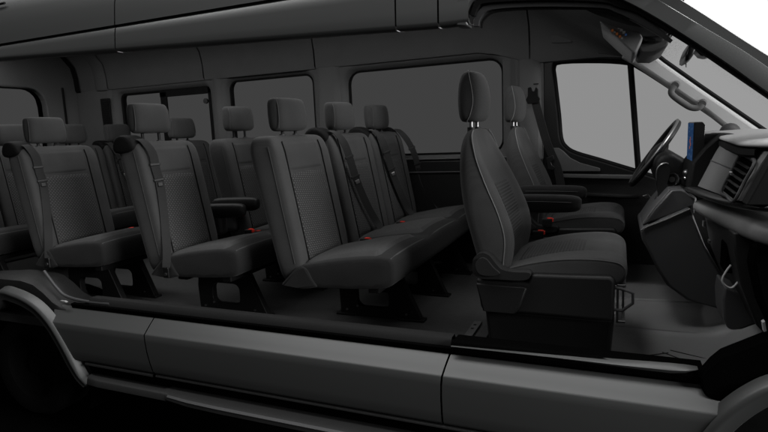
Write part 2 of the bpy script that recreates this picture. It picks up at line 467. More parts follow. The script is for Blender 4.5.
def seat_belt(parent, yc, hw, dx, mode):
    fx = lambda z: seat_front_x(z)+dx
    y0 = yc-(hw-.055)
    if mode == 'near':       # hangs straight down the near bolster to its floor anchor
        P = [(fx(1.0)-.02, y0-.005, 1.025), (fx(1.0)+.015, y0-.005, 1.010), (fx(.95)+.040, y0+.005, .955), (fx(.88)+.040, y0+.004, .88), (fx(.80)+.036, y0+.010, .80), (fx(.68)+.034, y0-.005, .68), (fx(.57)+.032, y0-.025, .57), (fx(.47)+.03, y0-.045, .475), (fx(.41)+.02, yc-hw-.008, .395)]
        wd = [(.3, 1, 0)]*2+[(.45, .9, 0)]*3+[(.4, .9, 0), (.5, .9, 0), (.7, .6, 0), (1, .2, 0)]
    elif mode == 'cross':    # drawn across the backrest to the far side
        y1 = yc-hw*.02
        P = [(fx(1.0)-.02, y0, 1.025), (fx(1.0)+.020, y0, 1.012), (fx(.95)+.050, y0+.01, .955), (fx(.86)+.050, y0+.04, .86), (fx(.75)+.045, y0+(y1-y0)*.38, .75), (fx(.62)+.045, y0+(y1-y0)*.68, .62), (fx(.52)+.048, y1, .52), (fx(.47)+.065, y1+.01, .475)]
        wd = [(.3, 1, 0), (.5, .9, 0)]+[(.65, .76, 0)]*(len(P)-2)
    else:                    # far corner, hangs beside the seat by the side wall
        y0 = yc+(hw-.05)
        P = [(fx(1.0)-.02, y0, 1.025), (fx(1.0)+.015, y0+.01, 1.010), (fx(.95)+.05, y0+.025, .955), (fx(.87)+.075, y0+.04, .87), (fx(.75)+.07, yc+hw+.04, .75), (fx(.62)+.09, yc+hw+.05, .62), (fx(.52)+.14, yc+hw+.05, .52), (fx(.45)+.17, yc+hw+.04, .45)]
        wd = [(.3, 1, 0), (.6, .8, 0)]+[(.8, .6, 0)]*2+[(1, .5, 0), (1, .5, 0), (1, .4, 0), (1, .4, 0)]
    n = 4
    path = catmull(P, n); wds = []
    for i in range(len(path)):
        a = min(i//n, len(P)-2); f = (i-a*n)/n
        wds.append(tuple(Vector(wd[a]).lerp(Vector(wd[a+1]), f)))
    o = build('seat_belt', ribbon(path, wds, .040, .003), 'belt', parent)
    def plate(k, w, h, t, mat, nm):
        c = path[k]; tg = (path[k+1]-path[k-1]).normalized(); d = Vector(wds[k]); d = (d-tg*d.dot(tg)).normalized(); nn = tg.cross(d)
        if nn.x < 0: nn = -nn
        bm = bmesh.new()
        vs = [c+d*a*w/2+tg*b*h/2+nn*q*t for q in (-.4, .6) for a, b in ((-1, -1), (1, -1), (1, 1), (-1, 1))]
        V = [bm.verts.new(v) for v in vs]
        for f in ((0,1,2,3),(4,5,6,7),(0,1,5,4),(1,2,6,5),(2,3,7,6),(3,0,4,7)): bm.faces.new([V[i] for i in f])
        build(nm, bm, mat, o, smooth=False, bevel=.003)
    plate(n*2+3, .050, .015, .007, 'plastic', 'belt_guide')
    plate(n*3+3, .052, .013, .008, 'plastic', 'tongue')
    plate(n*3+4 if mode == 'cross' else n*3+4, .026, .022, .012, 'satin' if mode == 'cross' else 'plastic', 'tongue_blade')
    if mode == 'near':
        c = path[-1]
        bm = bmesh.new(); add_box(bm, (c.x-.018, c.y-.008, c.z-.05), (c.x+.018, c.y+.006, c.z+.005))
        build('belt_anchor', bm, 'gloss', o, smooth=False, bevel=.004)
        build('anchor_bolt', tube([(c.x, c.y-.012, c.z-.03), (c.x, c.y-.006, c.z-.03)], .008, n=10), 'satin', o)
    return o
def buckle(parent, x, y, z, lean=0.):
    bm = bmesh.new(); add_box(bm, (x-.03, y-.014, z-.03), (x+.02, y+.014, z+.008))
    o = build('buckle', bm, 'plastic', parent, smooth=False, bevel=.004)
    bm = bmesh.new(); add_box(bm, (x+.0205, y-.0115, z-.008), (x+.0265, y+.0115, z+.0085)); add_box(bm, (x-.005, y-.0115, z+.0085), (x+.0205, y+.0115, z+.0125))
    build('release_button', bm, 'red', o, smooth=False, bevel=.002)
    return o
def hinge_cover(parent, y, dx):
    pr = [(-1.385, .350), (-1.30, .432), (-1.268, .445), (-1.235, .43), (-1.215, .39), (-1.19, .352), (-1.26, .338)]
    return build('hinge_cover', prism([(x+dx, y, z) for x, z in pr], (0, .05, 0)), 'side', parent, bevel=.014, seg=3)
def armrest(parent, y, dx, z=.62):
    secs = []
    for x, k in ((-1.475, .5), (-1.47, .85), (-1.42, 1), (-1.25, 1), (-1.175, .92), (-1.155, .7), (-1.150, .4)):
        zc = z+.0+(x+1.3)*.03
        ring = [(a*k, b*k) for a, b in ((-.032, -.012), (-.03, .022), (-.018, .031), (.018, .031), (.03, .022), (.032, -.012), (.022, -.030), (-.022, -.030))]
        secs.append([(x+dx, y+a, zc-.012+b*1.45) for a, b in ring])
    o = build('armrest', loft(secs), 'plastic', parent, sub=1)
    build('hinge_block', box((-1.45+dx, y-.02, .462), (-1.315+dx, y+.05, .575)), 'plastic2', o, smooth=False, bevel=.02, seg=4)
    return o

def bench(name, label, cat, centres, hws, dx, y0, y1, legs, belts, towers, group, zt=0., buckles=(), arms=(), hx=0.):
    t = thing(name, label, cat, (-1.08+dx, (y0+y1)/2, FZ), group)
    cu = cushion(t, centres, hws, dx, y0, y1)
    for c, h in zip(centres, hws):
        rear_backrest(t, c, h-.004, dx); headrest(t, c, dx+(hx if c < .46+1e-6 or len(centres) == 1 else 0), zt); cushion_pad(cu, c, h, dx)
    for y in legs: leg(t, y, dx)
    for a, b, z in ((-1.26, -1.20, .318), (-.98, -.93, .325)):
        build('seat_rail', box((a+dx, y0+.06, z), (b+dx, y1-.06, z+.027)), 'steel', t, smooth=False, bevel=.004)
    for i, s in towers: belt_tower(t, centres[i], hws[i], dx, s)
    for i, m in belts: seat_belt(t, centres[i], hws[i], dx, m)
    for x, y, z in buckles: buckle(t, x, y, z)
    hinge_cover(t, y0-.004, dx)
    for y, z in arms: armrest(t, y, dx, z)
    return t
GR = 'rear passenger seats'
bench('bench_seat', 'three-place bench seat with patterned cloth, just behind the front seats', 'bench seat',
      [.47, 1.0, 1.51], [.24, .25, .25], 0., .23, 1.76, [.60, 1.02, 1.50], [(1, 'cross'), (2, 'cross'), (2, 'far')], [(1, -1), (2, -1), (2, 1)], GR,
      buckles=[(-1.19, .735, .462), (-1.19, 1.235, .465), (-1.19, 1.40, .465)])
bench('bench_seat', 'two-place bench seat with folded-down armrests between its backrests, behind the three-place bench', 'bench seat',
      [.428, 1.10], [.210, .235], -.775, .225, 1.335, [.45, 1.05], [(0, 'near')], [(0, -1)], GR, zt=.025,
      buckles=[(-1.965, .80, .475), (-1.96, .86, .455)], arms=[(.72, .615), (.85, .635)], hx=-.05)
bench('single_seat', 'single rear seat with a belt down its near edge, right above the rear wheel arch', 'seat',
      [.47], [.24], -1.65, .23, .71, [.35, .56], [(0, 'near')], [(0, -1)], GR, buckles=[(-2.84, .74, .47)], hx=-.045)
bench('single_seat', 'single rear seat by the far windows, seen between the two-place bench backrests', 'seat',
      [1.50], [.24], -1.62, 1.26, 1.74, [1.35, 1.6], [], [], GR)
bench('rear_bench_seat', 'four-place rearmost bench seat in front of the back doors', 'bench seat',
      [.40, .86, 1.33, 1.77], [.225, .23, .23, .2], -2.60, .18, 1.79, [.35, .95, 1.6], [(3, 'cross')], [(3, -1)], GR)

# ------------------------------------------------------------------ front bucket seats (design position: passenger seat, centre y = .5)
def bucket_seat(name, label, dy, arm_y, shield):
    YC = .50+dy
    t = thing(name, label, 'seat', (-.25, YC, FZ), 'front bucket seats')
    spec = [(.40, .215, -.475, -.415, -.415, -.425), (.43, .235, -.495, -.402, -.392, -.410), (.50, .247, -.512, -.394, -.362, -.396), (.59, .25, -.535, -.388, -.350, -.388), (.68, .25, -.560, -.410, -.378, -.412), (.79, .246, -.576, -.456, -.430, -.456), (.88, .232, -.580, -.492, -.478, -.494), (.945, .208, -.577, -.512, -.514, -.517), (.98, .176, -.568, -.522, -.527, -.527), (.998, .135, -.558, -.526, -.534, -.532), (1.004, .09, -.550, -.532, -.538, -.537)]
    secs = []; seam = {1: [], -1: []}
    for z, w, xb, xs, xf, xc in spec:
        lp = [(0, xb), (.55, xb), (.88, xb+.010), (1., xb+.034), (1., xs-.014), (1., xs), (.97, xs+(xf-xs)*.7), (.86, xf+.003), (.73, (xf+xc)/2+.006), (.60, xc+.002), (.3, xc)]
        full = lp+[(0, xc)]+[(-a, b) for a, b in lp[1:]][::-1]
        secs.append([(b, YC+a*w, z) for a, b in full])
        for s in (1, -1): seam[s].append((xs, YC+s*w*.995, z))
    b = build('backrest', loft(secs), 'cloth', t, sub=2)
    for s in (1, -1): build('seam', tube(catmull(seam[s][1:-1], 4), .0024, n=6), 'piping', b)
    def xc_at(z):
        for (z0, *_, a), (z1, *_, c) in zip(spec, spec[1:]):
            if z0 <= z <= z1: return a+(c-a)*(z-z0)/(z1-z0)
        return spec[-1][-1]
    patch('ribbed_panel', lambda u, v: ((xc_at(v)+.004, YC+u, v), (.93, 0, .3)), (-.135, .135), (.44, .79), 'rib', b, .005, .006)
    # headrest
    hs = []; pi = {1: [], -1: []}
    for z, k, x0, x1, sf in ((1.030, .72, -.590, -.530, .40), (1.036, .90, -.603, -.515, .46), (1.060, .98, -.610, -.503, .58), (1.11, 1., -.613, -.496, .66), (1.16, .99, -.611, -.500, .64), (1.20, .95, -.604, -.511, .60), (1.224, .90, -.594, -.524, .58), (1.232, .74, -.582, -.540, .6)):
        w = .098*k; xs = x0+(x1-x0)*sf
        lp = [(0, x0), (.6, x0+.003), (.9, x0+.016), (1, x0+.036), (1, xs-.006), (1., xs+.006), (.95, x1-.014), (.7, x1), (0, x1+.006)]
        full = lp+[(-a, q) for a, q in lp[1:-1]][::-1]
        hs.append([(q, YC+a*w, z) for a, q in full])
        for s in (1, -1): pi[s].append((xs, YC+s*w*.99, z))
    h = build('headrest', loft(hs), 'cloth', t, sub=2)
    for s in (1, -1): build('seam', tube(catmull(pi[s], 4), .0020, n=6), 'piping', h)
    for s in (-.05, .05):
        build('post', tube([(-.556, YC+s, .985), (-.556, YC+s, 1.05)], .0075, n=12), 'satin', h)
        build('post_collar', tube([(-.556, YC+s, .990), (-.556, YC+s, 1.010)], .016, n=12), 'plastic', h)
    # cushion
    cs = []
    for u, k in ((-.25, .70), (-.246, .86), (-.232, .97), (-.20, 1), (-.165, 1), (-.13, 1), (-.06, 1), (0, 1), (.06, 1), (.13, 1), (.165, 1), (.20, 1), (.232, .97), (.246, .86), (.25, .70)):
        d = abs(u)/.25; cr = .010*max(0, 1-((d-.74)/.2)**2) - (.010 if d < .55 else 0)
        pr = [(-.44, .43), (-.43, .462), (-.36, .484+cr*.6), (-.27, .512+cr), (-.17, .532+cr), (-.07, .541+cr), (-.01, .538+cr*.8), (.022, .522+cr*.4), (.035, .496), (.034, .468), (.020, .440), (-.02, .425), (-.15, .42), (-.30, .415)]
        cx, cz = -.2, .478
        cs.append([(cx+(x-cx)*(.75+.25*k), YC+u, cz+(z-cz)*k) for x, z in pr])
    cu = build('cushion', loft(cs), 'cloth', t, sub=2)
    def cf(u, v):
        z = .512+(v+.27)*.2 if v < -.17 else (.532+(v+.17)*.09 if v < -.07 else .541-(v+.07)**2*1.0)
        return ((v, YC+u, z-.0095), (-.1, 0, .99))
    patch('ribbed_panel', cf, (-.13, .13), (-.36, -.11), 'rib', cu, .006, .006)
    for s in (-1, 1):
        P = [(x, YC+s*.247, z) for x, z in ((-.40, .470), (-.30, .500), (-.19, .521), (-.08, .527), (.0, .520), (.026, .500))]
        build('seam', tube(catmull(P, 4), .0022, n=6), 'seam', cu)
    # seat base
    s = -1
    y0 = YC-.262
    build('side_shield', prism(xz([(-.492, .44), (-.30, .437), (-.285, .470), (-.02, .478), (-.004, .462), (-.010, .318), (-.40, .318), (-.475, .322)], y0-.018), (0, .05, 0)), 'plastic', t, bevel=.012, seg=3)
    build('lower_shield', prism(xz([(-.490, .425), (-.335, .425), (-.30, .418), (-.325, .345), (-.345, .318), (-.465, .318)], y0-.030), (0, .02, 0)), 'plastic', t, bevel=.010, seg=3)
    rc = catmull([(-.500, 0, .500), (-.490, 0, .530), (-.462, 0, .546), (-.435, 0, .537), (-.410, 0, .507), (-.385, 0, .485), (-.340, 0, .480), (-.292, 0, .480), (-.290, 0, .462), (-.318, 0, .450), (-.40, 0, .448), (-.47, 0, .448), (-.495, 0, .468)], 4, closed=True)
    r = build('recliner_cover', prism([(p.x, y0-.038, p.z) for p in rc], (0, .06, 0)), 'stepplastic', t, bevel=.012, seg=3)
    rc2 = catmull([(-.485, 0, .500), (-.475, 0, .522), (-.458, 0, .530), (-.440, 0, .522), (-.418, 0, .495), (-.395, 0, .473), (-.43, 0, .463), (-.47, 0, .468)], 4, closed=True)
    build('recliner_lever', prism([(p.x, y0-.050, p.z) for p in rc2], (0, .02, 0)), 'stepplastic', r, bevel=.006, seg=2)
    bm = bmesh.new(); add_loft(bm, [[(-.45, y, FZ+.0), (-.02, y, FZ+.0), (-.005, y, .315), (-.47, y, .315)] for y in (YC-.24, YC+.24)])
    build('pedestal', bm, 'steel', t, smooth=False, bevel=.015, seg=3)
    build('far_shield', prism(xz([(-.48, .44), (-.02, .47), (-.004, .45), (-.010, .318), (-.46, .318)], YC+.25), (0, .025, 0)), 'plastic', t, bevel=.01)
    if shield:
        # front adjuster bracket and lift bar
        bm = bmesh.new()
        add_box(bm, (.000, YC-.24, .30), (.008, YC-.16, .44)); add_box(bm, (.0, YC-.24, .432), (.03, YC-.12, .442)); add_box(bm, (0, YC-.24, .300), (.03, YC-.12, .31)); add_box(bm, (.018, YC-.205, .31), (.026, YC-.19, .432))
        build('adjuster_bracket', bm, 'satin', t, smooth=False, bevel=.002)
        P = [(-.01, YC-.245, .432), (.02, YC-.25, .428), (.052, YC-.25, .416), (.052, YC-.25, .380), (.018, YC-.25, .350), (-.02, YC-.245, .352)]
        build('lift_bar', tube(P, .0055, n=8), 'plastic2', t)
    # armrest
    secs = []
    for x, k in ((-.50, .6), (-.49, .9), (-.40, 1), (-.22, .94), (-.170, .84), (-.153, .6), (-.148, .35)):
        ring = [(a*k, q*k) for a, q in ((-.033, -.018), (-.031, .022), (-.018, .034), (.018, .034), (.031, .022), (.033, -.018), (.022, -.038), (-.022, -.038))]
        secs.append([(x, arm_y+a, .657+q*1.22) for a, q in ring])
    a = build('armrest', loft(secs), 'side', t, sub=2)
    build('seam', tube([(-.45, arm_y-.0335, .668), (-.30, arm_y-.0335, .668), (-.19, arm_y-.029, .664)], .0013, n=6), 'seam', a)
    buckle(t, -.335, YC+(.30 if dy == 0 else -.30), .515)
    return t
bucket_seat('passenger_seat', 'front bucket seat nearest the open side, its plastic side shield and lift bar exposed', 0., .775, True)
bucket_seat('driver_seat', 'front bucket seat facing the steering wheel, half hidden behind the other front seat', .96, 1.185, False)

# ------------------------------------------------------------------ the van
van = thing('van', 'dark grey passenger van with its near side cut open to show the seats', 'van', (-1.8, .98, -.5))
# floor
bm = box((-4.7, .10, FZ-.05), (-.02, 1.85, FZ)); build('floor', bm, 'floor', van, smooth=False, bevel=.004)
# floor rails beside the passenger seat
for x0, x1 in ((-.612, -.575), (-.548, -.512)):
    rl = build('floor_rail', box((x0, .20, FZ), (x1, .66, FZ+.012)), 'trim' if x0 < -.56 else 'plastic2', van, smooth=False, bevel=.003)
    if x0 < -.56:
        for yy in (.55, .60): build('slot', box((x0+.010, yy, FZ+.0122), (x0+.022, yy+.012, FZ+.0135)), 'rubber', rl, smooth=False)
# front footwell liner : raised step profile across the cab
def floor_line(y):
    return
bm = bmesh.new()
prof = [(.10, FZ+.020), (.20, FZ+.005), (.42, FZ+.002), (.66, FZ+.003), (.71, FZ+.006), (.725, FZ+.020), (.745, FZ+.030), (.80, FZ+.031), (.90, FZ+.034), (.97, FZ+.048), (.985, FZ+.066), (1.0, FZ+.072), (1.012, FZ+.066), (1.03, FZ+.050), (1.12, FZ+.055), (1.2, FZ+.085), (1.24, FZ+.09), (1.35, FZ+.05), (1.80, FZ+.05)]
secs = []
for x, up in ((-.10, 0), (-.0, 0), (.03, 0.0), (.25, 0.0), (.36, .0), (.46, .05), (.60, .22), (.75, .42)):
    secs.append([(x, y, z+up) for y, z in prof])
add_loft(bm, secs, closed=False)
build('footwell_liner', bm, 'mat', van, sub=1)
build('liner_edge', tube(catmull([(.02, 1.0, FZ+.066), (.12, 1.005, FZ+.068), (.24, 1.01, FZ+.070), (.36, 1.02, FZ+.074)], 4), .0075, n=8), 'liphighlight', van)  # pale tube painting the highlight along the liner ridge
build('liner_edge', tube(catmull([(.0, .735, FZ+.020), (.12, .735, FZ+.022), (.28, .735, FZ+.022), (.45, .735, FZ+.028)], 4), .006, n=8), 'mat', van)
bm = bmesh.new()
for P in ([(.10, .47), (.19, .53)], [(.17, .53), (.30, .42), (.36, .44)], [(.05, .36), (.17, .31), (.26, .33)], [(.20, .56), (.34, .50)], [(.24, .37), (.33, .46)], [(.09, .40), (.14, .39)]):
    add_tube(bm, [(x, y, FZ+.0035) for x, y in P], .0024, n=6)
build('liner_creases', bm, 'plastic', van)  # near-black tubes; shade in the liner's creases put into colour

# near side: lower body
def zc_(x): return 0
def body_strip(name, x0, x1, mat, ys_z, curve=None, n=24, sub=0):
    secs = []
    for i in range(n+1):
        x = x0+(x1-x0)*i/n
        secs.append([((x+(curve(z) if curve else 0)), y, z) for y, z in ys_z])
    bm = loft(secs, closed=False)
    return build(name, bm, mat, van, sub=sub, angle=60)
low = [(.030, -.055), (.006, -.052), (.002, -.040), (.0, .0), (-.001, .05), (-.001, .10), (.0, .131), (.002, .1345), (.006, .1375), (.026, .155), (.050, .175), (.072, .192), (.078, .1955), (.085, .196), (.10, .19)]
def arch_pts(cx, cz, r, a0, a1, n): return [(cx+r*math.cos(math.radians(a0+(a1-a0)*i/n)), cz+r*math.sin(math.radians(a0+(a1-a0)*i/n))) for i in range(n+1)]
RA = [(-2.991,0.000,0.273),(-2.879,0.000,0.267),(-2.775,-0.000,0.241),(-2.691,0.000,0.200),(-2.615,0.000,0.134),(-2.551,0.000,0.046),(-2.501,-0.000,-0.038),(-2.459,0.000,-0.122),(-2.418,0.000,-0.169)]
FA = [(0.214,0.000,0.009),(0.241,0.000,0.063),(0.270,0.000,0.114),(0.304,0.000,0.161),(0.340,0.000,0.201),(0.372,0.000,0.230),(0.400,0.000,0.250),(0.450,0.000,0.275),(0.506,0.000,0.286)]
def side_panel(name, x0, x1, left=None, right=None, label=None):
    """painted lower panel between two shut lines (or arches), profile 'low'"""
    secs = []
    N = 40
    for i in range(N+1):
        row = []
        for y, z in low:
            a = x0 if left is None else left(z); b = x1 if right is None else right(z)
            row.append((a+(b-a)*i/N, y, z))
        secs.append(row)
    return build(name, loft(secs, closed=False), 'paint', van, label=label, angle=70)
def interp(pts, z):
    P = sorted((p[2], p[0]) for p in pts)
    if z <= P[0][0]: return P[0][1]
    for (z0, a), (z1, b) in zip(P, P[1:]):
        if z0 <= z <= z1: return a+(b-a)*(z-z0)/(z1-z0+1e-9)
    return P[-1][1]
ra = lambda z: interp(RA[3:], z)+.004
fa = lambda z: interp(FA[:5], z)-.004
sd0 = lambda z: -1.992+.0+(.030*((.13-z)/.18)**2 if z < .13 else -.004*(z-.13)/.07)     # rear shut line of the sliding door
sd1 = lambda z: -.572+.9*max(0, z-.06)**2+.25*max(0, .04-z)**2                              # front shut line
side_panel('rear_quarter_panel', 0, 0, ra, lambda z: sd0(z)-.003)
side_panel('sliding_door_sill', 0, 0, lambda z: sd0(z)+.003, lambda z: sd1(z)-.0035)
side_panel('front_door_sill', 0, 0, lambda z: sd1(z)+.0035, fa)
# dark seal gap, inner scuff plate
secs = [[(x, .088, .165), (x, .072, .188), (x, .065, .215), (x, .085, .217)] for x in (-2.55, -1.5, -.55, .0, .24)]
build('door_seal', loft(secs, closed=False), 'void', van)
secs = []
for i in range(31):
    x = -2.44+i*(1.885)/30
    lift = 0
    secs.append([(x, .095, .180), (x, .090, .205), (x, .082, .212), (x, .085, .232), (x, .098, .246), (x, .135, .246), (x, .150, .22), (x, .152, FZ-.02)])
build('scuff_plate', loft(secs, closed=False), 'scuff', van)
secs = []
for i in range(25):
    x = -.548+i*(.80)/24
    k = max(0, (x-.10)/.15)
    secs.append([(x, .055, .205), (x, .050, .222+k*.004), (x, .060, .243-k*.0), (x, .075, .247), (x, .10, .238), (x, .16, .235), (x, .18, FZ)])
build('front_scuff_plate', loft(secs, closed=False), 'void', van)
secs = []
for x, z, h in ((-.545, .231, .003), (-.40, .233, .005), (-.2, .235, .010), (0, .235, .018), (.1, .236, .024), (.16, .237, .026), (.20, .241, .020), (.225, .247, .008), (.232, .250, .002)):
    secs.append([(x, .050, z-h*.4), (x, .046, z), (x, .054, z+h*.35), (x, .068, z+h*.6)])
build('kick_strip', loft(secs, closed=False), 'paint', van)
# rocker cladding below the paint, and the side step
secs = [[(x, .045, -.052), (x, .018, -.058), (x, .014, -.066), (x, .035, -.075), (x, .05, -.14), (x, .4, -.16)] for x in (-2.44, -1.5, -.5, .3, .6)]
build('rocker_cladding', loft(secs, closed=False), 'void', van)
secs = []
for x in (-2.42, -1.97): secs.append([(x, .012, -.058), (x, .004, -.062), (x, .003, -.070), (x, .02, -.074)])
build('rocker_trim_strip', loft(secs, closed=False), 'stepplastic', van)
secs = []
for x in (-1.955, -1., 0, .3): secs.append([(x, .012, -.058), (x, .005, -.062), (x, .004, -.068), (x, .02, -.072)])
build('rocker_trim_strip', loft(secs, closed=False), 'stepplastic', van)
# narrow step behind the sliding door, wide running board in front of it
secs = []
for x, k in ((-2.395, .2), (-2.375, .8), (-2.3, 1), (-1.86, 1)):
    secs.append([(x, .05, -.135), (x, .018-.02*k, -.118), (x, .0-.028*k, -.120), (x, .0-.034*k, -.125), (x, -.005-.034*k, -.150), (x, .05, -.172)])
build('side_step_end', loft(secs), 'stepplastic', van)
secs = []
for x, k in ((-1.90, .25), (-1.85, .6), (-1.72, .9), (-1.55, 1), (-.6, 1.05), (.5, 1.05)):
    secs.append([(x, .06, -.130), (x, .01-.012*k, -.116), (x, -.01-.040*k, -.121), (x, -.014-.046*k, -.127), (x, -.016-.046*k, -.138-.008*k), (x, -.008-.03*k, -.160-.008*k), (x, .06, -.18)])
build('running_board', loft(secs), 'stepplastic', van)
secs = []
for x, k in ((-1.85, .6), (-1.72, .9), (-1.55, 1), (-.6, 1.05), (.5, 1.05)):
    secs.append([(x, -.01-.040*k-.001, -.1205), (x, -.0155-.046*k, -.1272), (x, -.0155-.046*k, -.1292), (x, -.0125-.04*k, -.1292)])
build('step_highlight', loft(secs), 'plastic2', van)  # paler strip; highlight on the step's outer edge put into colour
# wheel arches
def arch(name, P, flip):
    """flared lip following the arch outline"""
    C = Vector((sum(p[0] for p in P)/len(P), 0, min(p[2] for p in P)))
    path = catmull(P, 4); secs = []
    for i, p in enumerate(path):
        t = (path[min(i+1, len(path)-1)]-path[max(i-1, 0)]).normalized()
        nrm = Vector((t.z, 0, -t.x)) if flip else Vector((-t.z, 0, t.x))   # towards the wheel
        f = i/(len(path)-1); w_ = 1-.55*max(0, ((f if flip else 1-f)-.86)/.14)
        secs.append([(p-nrm*.012)+Vector((0, .03, 0)), p+Vector((0, -.004, 0)), p+nrm*.008*w_+Vector((0, -.014*w_, 0)), p+nrm*.018*w_+Vector((0, -.016*w_, 0)), p+nrm*.025*w_+Vector((0, -.010*w_, 0)), p+nrm*.054*w_+Vector((0, -.008, 0)), p+nrm*.061*w_+Vector((0, .004, 0)), p+nrm*.062*w_+Vector((0, .05, 0)), p+nrm*.060*w_+Vector((0, .20, 0))])
    return build(name, loft(secs, closed=False), 'paint', van, angle=55)
rap = [(-3.62,0,-.15),(-3.56,0,-.02),(-3.44,0,.10),(-3.28,0,.17),(-3.12,0,.197)]+RA[0:]
fap = FA+[(.80,0,.25),(.92,0,.22),(1.05,0,.14),(1.15,0,.02)]
arch('rear_wheel_arch', [(p[0], 0, p[2]) for p in rap], True)
arch('front_wheel_arch', [(p[0], 0, p[2]) for p in fap], True)
# inner liner of the rear arch (dark tunnel) and the wheel
bm = bmesh.new()
secs = []
for a in range(-20, 201, 10):
    c, s = math.cos(math.radians(a)), math.sin(math.radians(a))
    secs.append([(-3.06+.53*c, .10, -.24+.415*s), (-3.06+.53*c, .50, -.24+.415*s)])
add_loft(bm, secs, closed=False)
build('arch_liner', bm, 'void', van)
wheel = build('rear_wheel', tube([(-3.05, .18, -.22), (-3.05, .32, -.22)], .06, n=16), 'void', van)
def lathe(prof, cx, cz, n=40):
    secs = []
    for k in range(n):
        a = 2*math.pi*k/n
        secs.append([(cx+r*math.cos(a), y, cz+r*math.sin(a)) for r, y in prof])
    bm = bmesh.new(); rows = add_loft(bm, secs, closed=False)
    for i in range(len(prof)-1):
        bm.faces.new((rows[-1][i], rows[-1][i+1], rows[0][i+1], rows[0][i]))
    return bm
build('tyre', lathe([(.19, .13), (.22, .115), (.27, .12), (.297, .15), (.30, .24), (.297, .30), (.27, .33)], -3.05, -.22), 'tyre', wheel)
build('rim', lathe([(.0, .165), (.05, .16), (.06, .18), (.12, .20), (.17, .17), (.19, .13)], -3.05, -.22), 'tyre', wheel)
# inner rear quarter trim over the arch, with a highlight put in as a pale clip
def quarter():
    top = [(-3.363,0.070,0.295),(-3.093,0.070,0.318),(-2.910,0.070,0.319),(-2.818,0.070,0.303),(-2.747,0.070,0.265),(-2.680,0.070,0.217),(-2.631,0.070,0.199),(-2.566,0.070,0.189)]
    bot = [(-3.390,0.070,0.187),(-3.108,0.070,0.255),(-2.960,0.070,0.244),(-2.854,0.070,0.208),(-2.784,0.070,0.164),(-2.708,0.070,0.155),(-2.646,0.070,0.161),(-2.570,0.070,0.167)]
    secs = [[(a[0], .24, a[2]-.0), (a[0], .10, a[2]), (a[0], .062, a[2]-.008), ((a[0]+b[0])/2, .055, (a[2]+b[2])/2), (b[0], .055, b[2]), (b[0], .075, b[2]-.01)] for a, b in zip(top, bot)]
    return loft(secs, closed=False)
build('quarter_trim', quarter(), 'plastic', van)
b = [(-2.591,0.040,0.235),(-2.561,0.040,0.235),(-2.546,0.040,0.229),(-2.570,0.040,0.228)]
build('clip_highlight', prism(b, (0, .012, 0)), 'console', van, smooth=False)
# D-pillar lower quarter behind (the dark trim sweeping up from the scuff plate)
P = [(-2.755,0.090,0.367),(-2.717,0.090,0.326),(-2.672,0.090,0.281),(-2.612,0.090,0.243),(-2.482,0.090,0.227),(-2.300,0.090,0.227)]
build('quarter_trim_edge', tube(catmull(P, 4), .008, n=8), 'plastic2', van)
# front hinge pillar and cowl side : black
a = [(p[0], p[2]) for p in [(0.247,0.060,0.238),(0.269,0.060,0.273),(0.294,0.060,0.302),(0.351,0.060,0.337),(0.406,0.060,0.371),(0.480,0.060,0.409),(0.549,0.060,0.404),(0.558,0.060,0.257),(0.466,0.060,0.244),(0.385,0.060,0.198),(0.334,0.060,0.159),(0.285,0.060,0.159),(0.252,0.060,0.174),(0.241,0.060,0.198),(0.240,0.060,0.224)]]
build('hinge_pillar_foot', prism(xz(a, .035), (0, .07, 0)), 'void', van, smooth=False, bevel=.005)
a = [(p[0], p[2]) for p in [(0.356,0.060,0.650),(0.349,0.060,0.588),(0.356,0.060,0.550),(0.374,0.060,0.476),(0.404,0.060,0.407),(0.483,0.060,0.352),(0.596,0.060,0.366),(0.576,0.060,0.672)]]
build('hinge_pillar', prism(xz(a, .02), (0, .08, 0)), 'void', van, smooth=False, bevel=.012)
build('sill_end', prism([(0.391,0.060,0.409),(0.397,0.060,0.414),(0.402,0.060,0.385),(0.396,0.060,0.382)], (0, .02, 0)), 'apillar', van, smooth=False)

# near side: upper body strip, roof
def cutz(x): return 1.343+(-.56-x)*.0430 if x < -.56 else 1.343
def upper_row(x):
    z = cutz(x)
    h = 1.512-z
    return [(x, .24, z+.03), (x, .16, z+.010), (x, .105, z+.001), (x, .078, z+.002), (x, .069, z+.008), (x, .067, z+.018), (x, .069, z+.35*h), (x, .073, z+.70*h), (x, .079, 1.507), (x, .083, 1.511), (x, .088, 1.513)]
def up_panel(name, x0, x1):
    N = 24
    build(name, loft([upper_row(x0+(x1-x0)*i/N) for i in range(N+1)], closed=False), 'paint', van, angle=60)
up_panel('rear_upper_panel', -4.75, -2.047)
up_panel('sliding_door_header', -2.041, -.721)
up_panel('door_frame_header', -.715, -.568)
up_panel('front_pillar_header', -.562, -.462)
def roof_row(x):
    t = 0 if x < -.8 else min(1, (x+.8)/.95)
    t = t*t*(3-2*t)
    e = 1.522-t*.145; top = 1.90-t*.50
    r = [(.078, e), (.082, e+.03), (.090, e+.09), (.106, e+.15), (.130, e+.20), (.22, e+(top-e)*.74), (.40, e+(top-e)*.90), (.65, e+(top-e)*.98), (.98, top)]
    if t > .2:
        r = [(y, e+(top-e)*k) for (y, _), k in zip(r, (0, .12, .28, .4, .52, .74, .9, .98, 1))]
    return [(x, y, z) for y, z in r]+[(x, 1.96-y, z) for y, z in r[:-1]][::-1]
def roof_part(name, x0, x1, n=16):
    build(name, loft([roof_row(x0+(x1-x0)*i/n) for i in range(n+1)], closed=False), 'paint', van, angle=60)
roof_part('rear_roof_panel', -4.78, -2.047); roof_part('roof_panel', -2.041, -.721); roof_part('door_roof_panel', -.715, -.568, 4); roof_part('front_roof_panel', -.562, .16)
P = [(x, .112, 1.718) for x in (-4.7, -2.80)]
